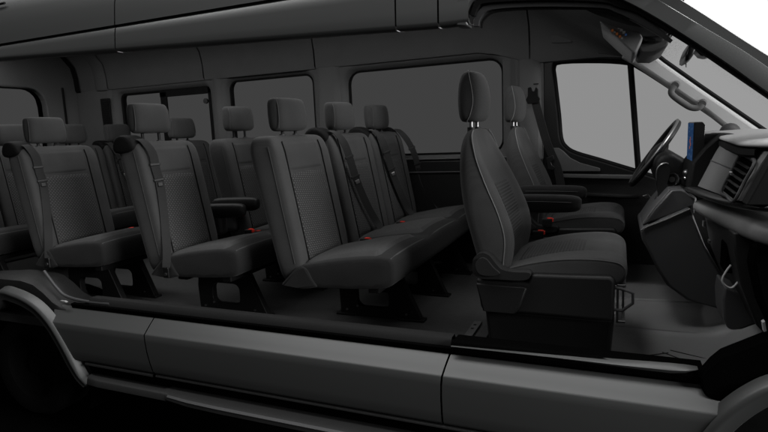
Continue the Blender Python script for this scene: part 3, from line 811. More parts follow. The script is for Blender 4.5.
build('roof_gutter', tube(P, .006, n=8), 'rubber', van)
bm = bmesh.new(); add_box(bm, (-4.7, .090, 1.50), (-.56, .11, 1.54)); add_box(bm, (-2.055, .09, 1.424), (-2.035, .15, 1.52)); add_box(bm, (-.575, .09, 1.362), (-.555, .15, 1.52)); add_box(bm, (-.728, .09, 1.368), (-.708, .15, 1.52)); add_box(bm, (-2.055, .14, 1.54), (-2.035, .19, 1.72))
build('seam_sealer', bm, 'rubber', van, smooth=False)
# door frame of the front opening: black seal, flange lines
def strip_along(name, px3, w, y, dpt, mat, sub=0):
    """band in the XZ plane: centre line px3 (x,z), widths w"""
    P = catmull([(p[0], 0, p[1]) for p in px3], 5); n = len(P); bm = bmesh.new(); secs = []
    for i, p in enumerate(P):
        t = (P[min(i+1, n-1)]-P[max(i-1, 0)]).normalized(); q = Vector((-t.z, 0, t.x))
        f = i/(n-1)*(len(w)-1); k = min(int(f), len(w)-2); ww = w[k]+(w[k+1]-w[k])*(f-k)
        a = p-q*ww/2; b = p+q*ww/2
        secs.append([(a.x, y+dpt, a.z), (a.x, y+.003, a.z), (a.x+(b.x-a.x)*.05, y, a.z+(b.z-a.z)*.05), (a.x+(b.x-a.x)*.96, y, a.z+(b.z-a.z)*.96), (b.x, y+.0015, b.z), (b.x, y+dpt, b.z)])
    add_loft(bm, secs); return build(name, bm, mat, van)
xzs = lambda L: [(p[0], p[2]) for p in L]
strip_along('front_pillar_outer', xzs([(-0.037,0.130,1.478),(0.047,0.130,1.411),(0.115,0.130,1.356),(0.208,0.130,1.282),(0.311,0.130,1.198),(0.386,0.130,1.138),(0.506,0.130,1.040),(0.644,0.130,0.928)]), [.050,.040,.037,.037,.037,.037,.037,.037], .115, .05, 'paint')
strip_along('front_pillar_seam', xzs([(-0.065,0.120,1.468),(0.083,0.120,1.353),(0.208,0.120,1.256),(0.380,0.120,1.124),(0.528,0.120,1.005),(0.642,0.120,0.911)]), [.016]*6, .128, .03, 'rubber')
strip_along('front_door_frame', xzs([(-0.064,0.100,1.429),(0.048,0.100,1.357),(0.123,0.100,1.302),(0.207,0.100,1.237),(0.296,0.100,1.167),(0.377,0.100,1.098),(0.501,0.100,0.995),(0.638,0.100,0.880)]), [.050,.045,.043,.045,.050,.052,.052,.052], .090, .05, 'paint')
strip_along('door_weatherstrip', xzs([(-0.458,0.100,1.375),(-0.444,0.100,1.405),(-0.410,0.100,1.417),(-0.239,0.100,1.403),(-0.063,0.100,1.374),(-0.007,0.100,1.352),(0.048,0.100,1.328),(0.124,0.100,1.271),(0.208,0.100,1.204),(0.297,0.100,1.129),(0.379,0.100,1.061),(0.504,0.100,0.954)]), [.016,.018,.018,.018,.014,.016,.018,.016,.012,.010,.010,.010], .105, .03, 'rubber')
strip_along('door_flange', xzs([(-0.451,0.120,1.343),(-0.450,0.120,1.355),(-0.446,0.120,1.368),(-0.422,0.120,1.394),(-0.369,0.120,1.398),(-0.242,0.120,1.388),(-0.063,0.120,1.362),(-0.012,0.120,1.342),(0.027,0.120,1.320),(0.091,0.120,1.272),(0.137,0.120,1.233)]), [.020,.020,.020,.020,.018,.018,.018,.020,.022,.016,.008], .125, .02, 'paintdark')
strip_along('door_seal_line', xzs([(-0.436,0.120,1.338),(-0.433,0.120,1.353),(-0.426,0.120,1.365),(-0.402,0.120,1.382),(-0.353,0.120,1.385),(-0.242,0.120,1.376),(-0.063,0.120,1.352),(-0.018,0.120,1.334),(0.022,0.120,1.312)]), [.006]*9, .135, .01, 'rubber')
a = xzs([(-0.507,0.090,1.341),(-0.504,0.090,1.446),(-0.441,0.090,1.437),(-0.461,0.090,1.412),(-0.474,0.090,1.388),(-0.472,0.090,1.363),(-0.463,0.090,1.336)])
build('front_pillar_upper', prism(xz(a, .07), (0, .06, 0)), 'paint', van, bevel=.006)

# far side wall -----------------------------------------------------------
WY = 1.82
win1 = rrect(-4.05, .86, -3.05, 1.44, .05)
win2 = rrect(-2.865, .85, -2.095, 1.462, .07)
win3 = rrect(-1.805, .842, -.695, 1.447, .09)
outer = [(-4.72, .80), (-.44, .80), (-.44, 1.50), (-4.72, 1.50)]
build('window_surround', wall_plate(outer, [win1, win2, win3], WY, 1.875, .045), 'trim', van, angle=35)
for nm, h in (('rear_side_window', win1), ('middle_side_window', win2), ('front_side_window', win3)):
    w = build(nm, prism([(p[0], 1.874, p[1]) for p in grow(h, .004)], (0, .004, 0)), 'privacy', van, smooth=False)
    bm = bmesh.new()
    P = [(p[0], 1.870, p[1]) for p in grow(h, -.004)]
    add_tube(bm, P, .008 if h is not win1 else .012, n=6, closed=True)
    build('seal', bm, 'rubber', w)
    if h is win1:
        bm = bmesh.new(); add_box(bm, (-3.595, 1.858, .86), (-3.525, 1.873, 1.43)); add_box(bm, (-3.60, 1.858, 1.385), (-3.05, 1.872, 1.44)); add_box(bm, (-3.085, 1.858, .86), (-3.05, 1.872, 1.44))
        build('frame', bm, 'rubber', w, smooth=False, bevel=.005)
        bm = bmesh.new()
        for x, z in ((-3.105, 1.325), (-3.515, 1.10)): add_tube(bm, [(x, 1.845, z), (x, 1.86, z)], .022, n=12)
        build('latch', bm, 'gloss', w)
o_ = [(-4.75, -.05), (-.43, -.05), (-.43, 1.53), (-4.75, 1.53)]
build('far_body_side', wall_plate(o_, [grow(win1, .012), grow(win2, .012), grow(win3, .012)], 1.885, 1.93, .0), 'paint', van, angle=35)
# window surround raised pillar covers
def pillar(name, x0, x1, xb0, xb1, z0, z1, dep, mat):
    secs = []
    for i in range(7):
        f = i/6; z = z0+(z1-z0)*f; a = xb0+(x0-xb0)*f; b = xb1+(x1-xb1)*f
        y = WY-dep*(.5+.5*math.sin(math.pi*min(1, f*.8+.2)))
        secs.append([(a, WY+.002, z), (a+.02, y+.004, z), (a+.05, y, z), (b-.05, y, z), (b-.02, y+.006, z), (b, WY+.002, z)])
    return build(name, loft(secs, closed=False), mat, van)
pillar('pillar_cover', -2.04, -1.85, -2.05, -1.85, .80, 1.49, .03, 'trim')
pillar('pillar_cover', -3.00, -2.91, -3.00, -2.90, .80, 1.49, .03, 'trim')
pillar('rear_pillar_cover', -4.66, -4.10, -4.66, -4.08, .80, 1.49, .03, 'trim')
bm = bmesh.new()
for k in range(14): add_box(bm, (-4.20, 1.772, 1.18+k*.0155), (-4.115, 1.790, 1.189+k*.0155))
add_box(bm, (-4.21, 1.780, 1.17), (-4.105, 1.792, 1.41))
build('pillar_air_grille', bm, 'plastic', van, smooth=False)
# lower wall, belt-line ledge and rails
bm = box((-4.72, 1.80, FZ-.02), (-.44, 1.86, .80)); build('lower_side_trim', bm, 'steel', van, smooth=False, bevel=.005)
for z, yy, m in ((.815, 1.79, 'trim'), (.725, 1.785, 'plastic')):
    bm = bmesh.new(); add_box(bm, (-4.72, yy, z-.005), (-.46, 1.83, z+.005)); build('belt_line_rail', bm, 'plastic2' if m == 'plastic' else 'dashgrey', van, smooth=False, bevel=.004)
# headliner: far wall cove up to the ceiling, in panels
def head_row(x):
    t = 0 if x < -.8 else min(1, (x+.8)/.95); t = t*t*(3-2*t)
    top = 1.83-.47*t; lo = 1.485-.095*min(1, max(0, (x+.80)/.30))
    if x > -.3: lo = 1.39-.03*max(0, (x+.1)/.25)
    m = lo+(top-lo)
    pts = [(1.862, lo-.01), (1.81, lo), (1.80, lo+.02), (1.795, lo+(top-lo)*.35), (1.775, lo+(top-lo)*.62), (1.70, lo+(top-lo)*.86), (1.55, lo+(top-lo)*.97), (1.2, top), (.6, top), (.30, top-.02), (.20, top-.08), (.17, max(cutz(x)+.03, lo))]
    return [(x, y, z) for y, z in pts]
for x0, x1 in ((-4.66, -3.065), (-3.055, -2.045), (-2.035, -.525), (-.515, .17)):
    N = 14; build('headliner_panel', loft([head_row(x0+(x1-x0)*i/N) for i in range(N+1)], closed=False), 'head', van)
P = [(p[1]-.002) for p in head_row(-4.4)[1:8]]
build('headliner_rib', loft([[(-4.52+dx, y-.012, z-.004) for (x, y, z) in head_row(-4.4)[1:9]] for dx in (0, .03, .06)], closed=False), 'rubber', van)
build('headliner_rib', loft([[(-4.26+dx, y-.010-q, z-.004) for (x, y, z) in head_row(-4.2)[1:9]] for dx, q in ((0, 0), (.03, .012), (.11, .012), (.14, 0))], closed=False), 'trim', van)
a = [(p[0], p[2]) for p in [(-0.391,1.780,1.541),(-0.271,1.780,1.528),(-0.265,1.780,1.482),(-0.391,1.780,1.494)]]
build('ceiling_grip', prism(xz(a, 1.772), (0, .03, 0)), 'head', van, bevel=.008, seg=3)
# rear doors
def rear_wall():
    bm = bmesh.new()
    hole = [(y, z) for y, z in rrect(.62, .86, 1.50, 1.50, .13)]
    hole2 = [(y, z) for y, z in rrect(-.35+.62, .86, .52, 1.50, .10)]
    outer = [(.12, FZ), (1.86, FZ), (1.86, 1.86), (.12, 1.86)]
    P = [[Vector((y, z, 0)) for y, z in l] for l in (outer, hole, hole2)]
    for x in (-4.52, -4.60):
        V = [[bm.verts.new((x-(.05 if k and x == -4.60 else 0), y if not k else y, z)) for y, z in l] for k, l in enumerate((outer, hole, hole2))]; fl = [v for l in V for v in l]
        for t in tessellate_polygon(P): bm.faces.new([fl[i] for i in t])
        if x == -4.52: A = V
    for l0, l1 in zip(A, V):
        for i in range(len(l0)):
            j = (i+1) % len(l0); bm.faces.new((l0[i], l0[j], l1[j], l1[i]))
    return bm, hole, hole2
bm, h1, h2 = rear_wall()
rd = build('rear_door', bm, 'trim', van, smooth=False, bevel=.015, seg=3)
for h in (h1, h2):
    gl = build('rear_window', prism([(-4.585, y, z) for y, z in h], (.004, 0, 0)), 'privacy', rd, smooth=False)
P = [(-4.512, 1.66, z) for z in (.2, .8, 1.3, 1.52)]
build('door_gap', tube(P, .010, n=6), 'rubber', rd)

# far B pillar with the driver's belt
pillar('front_pillar_trim', -.60, -.455, -.60, -.445, .78, 1.415, .04, 'trim')
pillar('front_pillar_trim', -.69, -.60, -.69, -.60, .78, 1.43, .012, 'head')
fb = thing('seat_belt', 'black seat belt hanging from the grey pillar behind the driver seat', 'seat belt', (-.49, 1.74, .8))
P = [(-0.477,1.715,1.167),(-0.465,1.715,1.112),(-0.442,1.715,1.027),(-0.412,1.715,0.917),(-0.377,1.715,0.826),(-0.348,1.715,0.758),(-0.330,1.715,0.673),(-0.318,1.715,0.562),(-0.311,1.715,0.457)]
build('webbing', ribbon(catmull(P, 3), (1, -.2, 0), .050, .004), 'belt', fb)
bm = bmesh.new()
add_prism(bm, [(p[0], 1.700, p[2]) for p in [(-0.518,1.715,1.235),(-0.500,1.715,1.239),(-0.494,1.715,1.215),(-0.480,1.715,1.211),(-0.471,1.715,1.237),(-0.459,1.715,1.225),(-0.459,1.715,1.183),(-0.447,1.715,1.165),(-0.459,1.715,1.142),(-0.518,1.715,1.139),(-0.530,1.715,1.164),(-0.518,1.715,1.187)]], (0, .03, 0))
build('shoulder_guide', bm, 'rubber', fb, smooth=False, bevel=.004)
build('adjuster_slot', box((-.492, 1.762, 1.255), (-.462, 1.768, 1.262)), 'rubber', fb, smooth=False)
bm = bmesh.new()
add_prism(bm, [(p[0], 1.690, p[2]) for p in [(-0.410,1.700,0.809),(-0.369,1.700,0.826),(-0.361,1.700,0.802),(-0.381,1.700,0.784),(-0.375,1.700,0.766),(-0.358,1.700,0.753),(-0.369,1.700,0.735),(-0.399,1.700,0.742)]], (0, .018, 0))
build('tongue', bm, 'gloss', fb, smooth=False, bevel=.003)

# driver door
dw = [(p[0], p[2]) for p in [(0.606,1.870,0.882),(0.590,1.870,0.927),(0.418,1.870,1.070),(0.230,1.870,1.218),(0.102,1.870,1.314),(0.037,1.870,1.348),(-0.117,1.870,1.373),(-0.336,1.870,1.387),(-0.383,1.870,1.361),(-0.377,1.870,1.282),(-0.352,1.870,1.066),(-0.339,1.870,0.923),(-0.309,1.870,0.866),(-0.249,1.870,0.827),(-0.109,1.870,0.780),(0.116,1.870,0.703),(0.384,1.870,0.618),(0.541,1.870,0.709)]]
dw = [(p.x, p.y) for p in catmull([(a, b, 0) for a, b in dw], 3, closed=True)]
dpl = [(-.437, FZ), (.86, FZ), (.86, .80), (.62, .93), (.17, 1.315), (.10, 1.358), (-.02, 1.395), (-.437, 1.41)]
dr = build('driver_door', wall_plate(dpl, [dw], 1.83, 1.873, .012), 'steel', van, angle=35)
build('window', prism([(p[0], 1.875, p[1]) for p in dw], (0, .004, 0)), 'sideglass', dr, smooth=False)
build('window_seal', tube([(p[0], 1.862, p[1]) for p in dw], .016, n=6, closed=True), 'rubber', dr)
b = [(0.050,1.860,1.340),(0.108,1.860,0.704)]
build('window_bar', tube(b, .017, n=8), 'rubber', dr)
ut = [(p[0], p[2]) for p in [(-0.386,1.800,0.865),(-0.350,1.800,0.864),(-0.321,1.800,0.844),(-0.279,1.800,0.800),(-0.221,1.800,0.768),(-0.106,1.800,0.733),(-0.106,1.800,0.715),(-0.362,1.800,0.718)]]
build('upper_trim', prism(xz(ut, 1.80), (0, .06, 0)), 'trim', dr, bevel=.004)
ar = [(-0.354,1.780,0.704),(0.098,1.780,0.690),(0.098,1.780,0.666),(-0.336,1.780,0.679)]
build('armrest', prism(ar, (0, .07, 0)), 'trim', dr, bevel=.006, seg=3)
ar = [(-0.189,1.770,0.587),(0.116,1.770,0.570),(0.117,1.770,0.552),(-0.188,1.770,0.568)]
build('door_pocket_rail', prism(ar, (0, .06, 0)), 'plastic', dr, bevel=.004)
build('lock_button', tube([(-0.253,1.840,0.797),(-0.256,1.840,0.819)], .006, n=8), 'plastic', dr)
build('door_handle', prism([(0.127,1.770,0.570),(0.159,1.770,0.582),(0.180,1.770,0.558),(0.149,1.770,0.552)], (0, .02, 0)), 'satin', dr, bevel=.003)

# far front pillar, grab handle
fp = [(p[0], p[2]) for p in [(0.127,1.740,1.387),(0.173,1.740,1.361),(0.219,1.740,1.319),(0.399,1.740,1.168),(0.724,1.740,0.902),(1.005,1.740,0.671),(1.013,1.740,0.530),(0.730,1.740,0.796),(0.621,1.740,0.896),(0.574,1.740,0.914),(0.462,1.740,1.016),(0.353,1.740,1.103),(0.263,1.740,1.175),(0.150,1.740,1.265),(0.056,1.740,1.339),(-0.007,1.740,1.378)]]
build('far_front_pillar', prism(xz(fp, 1.73), (0, .14, 0)), 'apillar', van, bevel=.018, seg=3)
P = [(0.272,1.680,1.189),(0.256,1.680,1.166),(0.264,1.680,1.136),(0.329,1.680,1.081),(0.363,1.680,1.063),(0.391,1.680,1.064),(0.405,1.680,1.082)]
gh = build('grab_handle', tube(catmull(P, 4), .017, n=10), 'trim', van)
for p, q in ((P[0], (.01, .05, .01)), (P[-1], (.01, .05, .01))):
    build('handle_mount', tube([p, tuple(Vector(p)+Vector((q)))], .020, n=10), 'trim', gh)
# windscreen : real sheet between the two pillars
bm = bmesh.new(); uvl = bm.loops.layers.uv.new('UVMap')
rows = []; NU, NV = 20, 16
for j in range(NV+1):
    f = j/NV; r = []
    for i in range(NU+1):
        g_ = i/NU; y = .16+g_*1.70; bow = math.sin(math.pi*g_)*.06
        x = .100+f*.80+bow; z = 1.375-f*.63+bow*.5*(1-f)
        v = bm.verts.new((x, y, z)); r.append((v, (y, f)))
    rows.append(r)
for a, b in zip(rows, rows[1:]):
    for i in range(NU):
        q = (a[i], a[i+1], b[i+1], b[i]); fc = bm.faces.new([t[0] for t in q])
        for l, t in zip(fc.loops, q): l[uvl].uv = t[1]
ws = build('windscreen', bm, 'screenglass', van)
P = [(0.176,1.800,1.373),(0.222,1.800,1.330),(0.406,1.800,1.176),(0.736,1.800,0.906),(1.022,1.800,0.665)]
build('windscreen_seal', tube([(p[0]+.004, 1.80, p[2]+.006) for p in P], .012, n=6), 'rubber', ws)
P = [(.115+math.sin(math.pi*g/10)*.06, .13+g/10*1.66, 1.392+math.sin(math.pi*g/10)*.012) for g in range(11)]
build('windscreen_header', ribbon(P, (1, 0, -.75), .09, .02), 'rubber', ws)

# ------------------------------------------------------------------ overhead console, mirror
oc = thing('overhead_console', 'grey overhead console with red and white buttons above the windscreen', 'console', (.06, 1.0, 1.42))
out = [(p[0], p[2]) for p in [(-0.087,0.850,1.476),(-0.087,0.850,1.429),(-0.038,0.850,1.376),(0.045,0.850,1.290),(0.058,0.850,1.292),(0.082,0.850,1.347),(0.046,0.850,1.415),(-0.001,0.850,1.473),(-0.040,0.850,1.486)]]
o1 = build('housing', prism(xz(out, .85), (0, .45, 0)), 'console', oc, bevel=.012, seg=3)
for a in [(-0.031,0.849,1.422),(-0.021,0.849,1.411),(-0.011,0.849,1.399),(-0.002,0.849,1.388),(0.008,0.849,1.377)]:
    build('white_button', box((a[0]-.0055, .847, a[2]-.0055), (a[0]+.0055, .852, a[2]+.0055)), 'white', o1, smooth=False)
a = [(-0.039,0.849,1.427)][0]
build('warning_button', box((a[0]-.004, .846, a[2]-.011), (a[0]+.004, .852, a[2]+.010)), 'red', o1, smooth=False)
a = [(0.016,0.849,1.367)][0]
build('blue_button', box((a[0]-.004, .846, a[2]-.004), (a[0]+.004, .852, a[2]+.004)), emis('blue lamp', (.08, .2, .5), .10), o1, smooth=False)
am = emis('amber lamp', (.5, .16, .05), .10)
for a in [(-0.037,0.849,1.390),(-0.019,0.849,1.374),(-0.007,0.849,1.362)]:
    build('orange_button', box((a[0]-.0045, .846, a[2]-.005), (a[0]+.0045, .852, a[2]+.005)), am, o1, smooth=False)
for a in [(-0.028,0.849,1.382),(0.000,0.849,1.355)]:
    build('white_button', box((a[0]-.004, .847, a[2]-.004), (a[0]+.004, .852, a[2]+.004)), 'white', o1, smooth=False)
out = [(p[0], p[2]) for p in [(0.023,0.950,1.484),(0.070,0.950,1.482),(0.180,0.950,1.391),(0.185,0.950,1.370),(0.167,0.950,1.343),(0.140,0.950,1.338),(0.093,0.950,1.351),(0.073,0.950,1.370),(0.044,0.950,1.440)]]
o2 = build('storage_bin', prism(xz(out, .95), (0, .4, 0)), 'plastic2', oc, bevel=.01, seg=3)
bm = bmesh.new(); add_prism(bm, [(0.092,0.945,1.363),(0.132,0.945,1.350),(0.132,0.945,1.345),(0.093,0.945,1.357)], (0, -.003, 0)); add_prism(bm, [(0.101,0.945,1.349),(0.132,0.945,1.340),(0.132,0.945,1.335),(0.101,0.945,1.343)], (0, -.003, 0))
build('vent_slot', bm, 'rubber', o2, smooth=False)
P = [(0.063,0.930,1.434),(0.071,0.930,1.409),(0.077,0.930,1.393),(0.087,0.930,1.401),(0.110,0.930,1.404),(0.133,0.930,1.397),(0.164,0.930,1.400)]
build('trim_wire', tube(catmull(P, 4), .003, n=6), 'apillar', o2)
P = [(0.063,0.930,1.434),(0.075,0.930,1.404)]
build('sun_visor_clip', tube(P, .008, n=8), 'apillar', o2)
out = [(p[0], p[2]) for p in [(0.059,1.000,1.344),(0.115,1.000,1.347),(0.170,1.000,1.350),(0.185,1.000,1.373),(0.200,1.000,1.376),(0.186,1.000,1.327),(0.136,1.000,1.302),(0.076,1.000,1.308)]]
build('lower_trim', prism(xz(out, 1.0), (0, .5, 0)), 'trim', oc, bevel=.01, seg=3)

mi = thing('rearview_mirror', 'black rear-view mirror hanging on the windscreen', 'mirror', (.30, 1.0, 1.30))
c0 = [(0.262,1.000,1.282)][0]
secs = []
ux = Vector((.012, .0, .040)).normalized()
for y, k in ((.86, .5), (.865, .85), (.90, 1), (1.1, 1), (1.135, .85), (1.14, .5)):
    ring = []
    for a, b in ((-.016, -.045), (.016, -.045), (.020, 0), (.014, .045), (-.014, .045), (-.018, 0)):
        ring.append((c0[0]+a*k+b*.28*k, y, c0[2]+b*k))
    secs.append(ring)
mh = build('housing', loft(secs), 'gloss', mi, sub=1)
P = [(c0[0]+.012, 1.0, c0[2]+.02), (c0[0]+.05, 1.0, c0[2]+.035), (c0[0]+.075, 1.0, c0[2]+.03)]
build('stalk', tube(P, .012, n=8), 'gloss', mi)
build('hook', tube([(c0[0]-.004, 1.0, c0[2]-.04), (c0[0]-.002, 1.0, c0[2]-.056)], .003, n=6), 'gloss', mi)
pod = [(0.278,1.000,1.322),(0.304,1.000,1.315),(0.358,1.000,1.268),(0.333,1.000,1.256),(0.306,1.000,1.265),(0.287,1.000,1.288)]
build('sensor_pod', prism([(p[0], .94, p[2]) for p in pod], (0, .12, 0)), 'gloss', mi, bevel=.01, seg=3)

# ------------------------------------------------------------------ dashboard
da = thing('dashboard', 'dark grey dashboard with air vent, shelf and centre stack beside the windscreen', 'dashboard', (.45, .9, .4))
fx = lambda z: .35+.42*(z-.87)
# main body, passenger side
secs = []
for y, k in ((.038, .7), (.05, 1), (.30, 1), (.60, 1), (.755, 1), (.765, .9)):
    b = (1-k)*.03
    zb = .768-.033*min(1, max(0, (y-.05)/.70))
    pr = [(fx(zb)+b, zb), (fx(.80)+b, .80), (fx(.87)+b, .87), (fx(.905)+b+.004, .905), (.46, .915), (.60, .90), (.60, zb)]
    secs.append([(x, y, z) for x, z in pr])
build('passenger_panel', loft(secs), 'dashgrey', da, angle=30)
build('end_cap', prism([(fx(.765)+.012, -.03, .765), (fx(.87)+.012, -.03, .87), (fx(.90)+.016, -.03, .90), (.6, -.03, .90), (.6, -.03, .765)], (0, .066, 0)), 'rubber', da, smooth=False, bevel=.004)
build('panel_crease', tube([(fx(.835)-.001, y, .838) for y in (.30, .5, .75)], .002, n=6), 'plastic2', da)
# top pad
edge = [(.46, -.02), (.40, -.01), (.345, .06), (.322, .14), (.330, .30), (.345, .52), (.360, .74), (.372, .86), (.40, 1.05), (.40, 1.45), (.40, 1.74)]
secs = []
E2 = catmull([(x, y, 0) for x, y in edge], 3)
for p in E2:
    back = max(.47, p.x+.02)+.25*min(1, max(0, p.y)/.9)
    secs.append([(p.x+.02, p.y, .914), (p.x+.003, p.y, .916), (p.x, p.y, .924), (p.x+.010, p.y, .934), (p.x+(back-p.x)*.4, p.y, .940), (back, p.y, .944), (back+.02, p.y, .90)])
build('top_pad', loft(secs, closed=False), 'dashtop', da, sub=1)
build('defroster_slot', prism([(.50, .35, .948), (.56, .62, .949), (.60, .62, .949), (.55, .35, .948)], (0, 0, .002)), 'rubber', da, smooth=False)
secs = []
for p in E2[6:]: secs.append([(p.x+.010, p.y, .886), (p.x+.002, p.y, .894), (p.x+.003, p.y, .910), (p.x+.02, p.y, .913)])
build('pad_seam_shade', loft(secs, closed=False), 'rubber', da)  # dark strip: the seam, plus shade under the pad put into colour
c0 = [(0.531,1.620,0.949)][0]
bm = bmesh.new(); bmesh.ops.create_uvsphere(bm, u_segments=20, v_segments=10, radius=.05); bmesh.ops.translate(bm, verts=bm.verts[:], vec=(c0[0], 1.62, .925))
build('tweeter', bm, 'plastic2', da)
# passenger vent
VL = [(.352+.0, .255, .872), (.348, .065, .864), (.312, .065, .774), (.314, .255, .777)]
def vent_pt(u, v, off):
    a = Vector(VL[0]).lerp(Vector(VL[1]), u); b = Vector(VL[3]).lerp(Vector(VL[2]), u); p = a.lerp(b, v); return p+Vector((-.92, 0, .39))*off
fr = [vent_pt(u, v, .006) for u, v in ((-.08, -.12), (.5, -.14), (1.10, -.12), (1.12, .5), (1.08, 1.12), (.5, 1.13), (-.08, 1.12), (-.1, .5))]
ve = build('air_vent', tube(catmull(fr, 4, closed=True), .005, n=8, closed=True), 'plastic2', da)
bm = bmesh.new(); bm.faces.new([bm.verts.new(vent_pt(u, v, .0035)) for u, v in ((-.05, -.08), (1.05, -.08), (1.05, 1.08), (-.05, 1.08))]); build('cavity', bm, 'void', ve, smooth=False)  # flat near-black sheet, painted shade behind the slats
bm = bmesh.new()
for k in range(5):
    v = .1+k*.2
    add_ribbon(bm, [vent_pt(.0, v, .004), vent_pt(1., v, .004)], (-.9, 0, -.15), .014, .003)
build('slat', bm, 'plastic', ve, smooth=False)
bm = bmesh.new(); add_ribbon(bm, [vent_pt(.16, .48, .016), vent_pt(.34, .48, .016)], (-.4, 0, 1), .010, .006); build('slider', bm, 'chrome', ve, smooth=False)
# trim strip and padded shelf under the panel
secs = []
for x, y, z, r in ((.385, -.05, .757, .017), (.338, .06, .752, .019), (.312, .22, .744, .019), (.296, .45, .732, .018), (.280, .75, .716, .016), (.272, .95, .706, .013)):
    secs.append([(x+r*1.6*c, y, z+r*.8*s) for c, s in ((-1, 0), (-.8, .7), (0, 1), (1, .8), (2, .7), (2, -.7), (0, -1), (-.8, -.7))])
build('trim_strip', loft(secs), 'stripgloss', da, sub=1)
secs = []
for x, y, z, r in ((.45, -.06, .67, .03), (.405, .0, .675, .042), (.372, .10, .680, .046), (.352, .26, .678, .046), (.335, .48, .668, .043), (.318, .72, .655, .037), (.312, .78, .652, .033), (.32, .80, .65, .02)):
    secs.append([(x+r*c*1.1, y, z+r*s*.95) for c, s in ((-1, 0), (-.86, .5), (-.5, .8), (.2, .95), (1.5, .95), (2.2, .5), (2.2, -.9), (.5, -.95), (-.5, -.8), (-.86, -.5))])
build('padded_shelf', loft(secs), 'shelf', da, sub=1)
bm = box((.372, -.02, .752), (.46, .09, .772)); build('end_ledge', bm, 'plastic', da, smooth=False, bevel=.006)
# glovebox wall below the shelf
secs = []
for y in (.13, .16, .45, .76):
    secs.append([(.318, y, .66), (.325, y, .60), (.345, y, .50), (.392, y, .375), (.46, y, .30), (.6, y, .30), (.6, y, .66)])
gb = build('glovebox', loft(secs), 'plastic', da, bevel=.006)
build('open_tray', box((.322, .26, .50), (.352, .36, .60)), 'void', gb, smooth=False, bevel=.01)  # near-black block; shade of the hollow put into its colour
bm = bmesh.new(); add_box(bm, (.312, .70, .575), (.322, .735, .60)); build('switch', bm, 'satin', gb, smooth=False, bevel=.003)
bm = bmesh.new(); add_box(bm, (.322, .62, .525), (.330, .65, .54)); build('indicator', bm, 'satin', gb, smooth=False, bevel=.003)
P = [(0.329,0.200,0.544),(0.316,0.200,0.521),(0.307,0.200,0.492),(0.321,0.200,0.474),(0.335,0.200,0.471),(0.348,0.200,0.487),(0.367,0.200,0.520)]
build('chrome_trim', tube(catmull(P, 3), .0032, n=6), 'apillar', da)
pod = [(0.332,0.300,0.445),(0.328,0.300,0.399),(0.334,0.300,0.330),(0.344,0.300,0.303),(0.358,0.300,0.296),(0.387,0.300,0.302),(0.446,0.300,0.336),(0.419,0.300,0.376),(0.381,0.300,0.421)]
build('footwell_duct', prism(pod, (0, .18, 0)), 'plastic2', da, bevel=.016, seg=3)
# centre stack
sp = [(0.086,0.750,0.545),(0.105,0.750,0.561),(0.272,0.750,0.646),(0.284,0.750,0.609),(0.327,0.750,0.494),(0.392,0.750,0.373),(0.400,0.750,0.224),(0.271,0.750,0.255),(0.195,0.750,0.313),(0.155,0.750,0.380),(0.123,0.750,0.451),(0.095,0.750,0.506)]
cs_ = build('centre_stack', prism(sp, (0, .46, 0)), 'plastic2', da, bevel=.012, seg=3)
P = [(p[0]-.001, .746, p[2]+.004) for p in [(0.090,0.750,0.544),(0.109,0.750,0.558),(0.179,0.750,0.590),(0.270,0.750,0.639)]]
build('edge_highlight', tube(P, .0035, n=6), 'trim', cs_)  # pale tube; highlight on the stack's top edge put into colour
slope = [(0.095,0.800,0.558),(0.143,0.800,0.641),(0.198,0.800,0.712),(0.246,0.800,0.714),(0.298,0.800,0.681),(0.289,0.800,0.609),(0.274,0.800,0.639)]
st = build('gear_console', prism(slope, (0, .36, 0)), 'plastic2', da, bevel=.008)
P = [tuple(p) for p in [(0.099,0.790,0.569),(0.124,0.790,0.612),(0.146,0.790,0.647),(0.197,0.790,0.713)]]
build('edge_highlight', tube(P, .003, n=6), 'trim', st)  # highlight along the console edge, painted in as a pale tube
build('tray', prism([(0.114,0.785,0.561),(0.125,0.785,0.579),(0.163,0.785,0.590),(0.178,0.785,0.586),(0.171,0.785,0.571),(0.126,0.785,0.553)], (0, .01, 0)), 'void', st, smooth=False)  # flat near-black plate; the tray's inner shade is its colour
# centre panel behind: black binnacle and controls
cp = [(0.270,0.860,0.707),(0.281,0.860,0.813),(0.323,0.860,0.874),(0.364,0.860,0.914),(0.391,0.860,0.937),(0.481,0.860,0.933),(0.494,0.860,0.666),(0.317,0.860,0.643)]
cpo = build('centre_panel', prism(cp, (0, .36, 0)), 'rubber', da, bevel=.008)
for a, r, m in (([(0.276,1.000,0.767)][0], .016, 'satin'), ([(0.273,1.000,0.743)][0], .011, 'chrome')):
    bm = bmesh.new(); bmesh.ops.create_uvsphere(bm, u_segments=14, v_segments=8, radius=r); bmesh.ops.translate(bm, verts=bm.verts[:], vec=a); build('control_knob', bm, m, cpo)
bra = [(0.335,0.980,0.937),(0.398,0.980,0.939),(0.402,0.980,0.922),(0.381,0.980,0.905),(0.351,0.980,0.898),(0.336,0.980,0.898)]
build('display_bracket', prism(bra, (0, .05, 0)), 'plastic', da, bevel=.003, smooth=False)
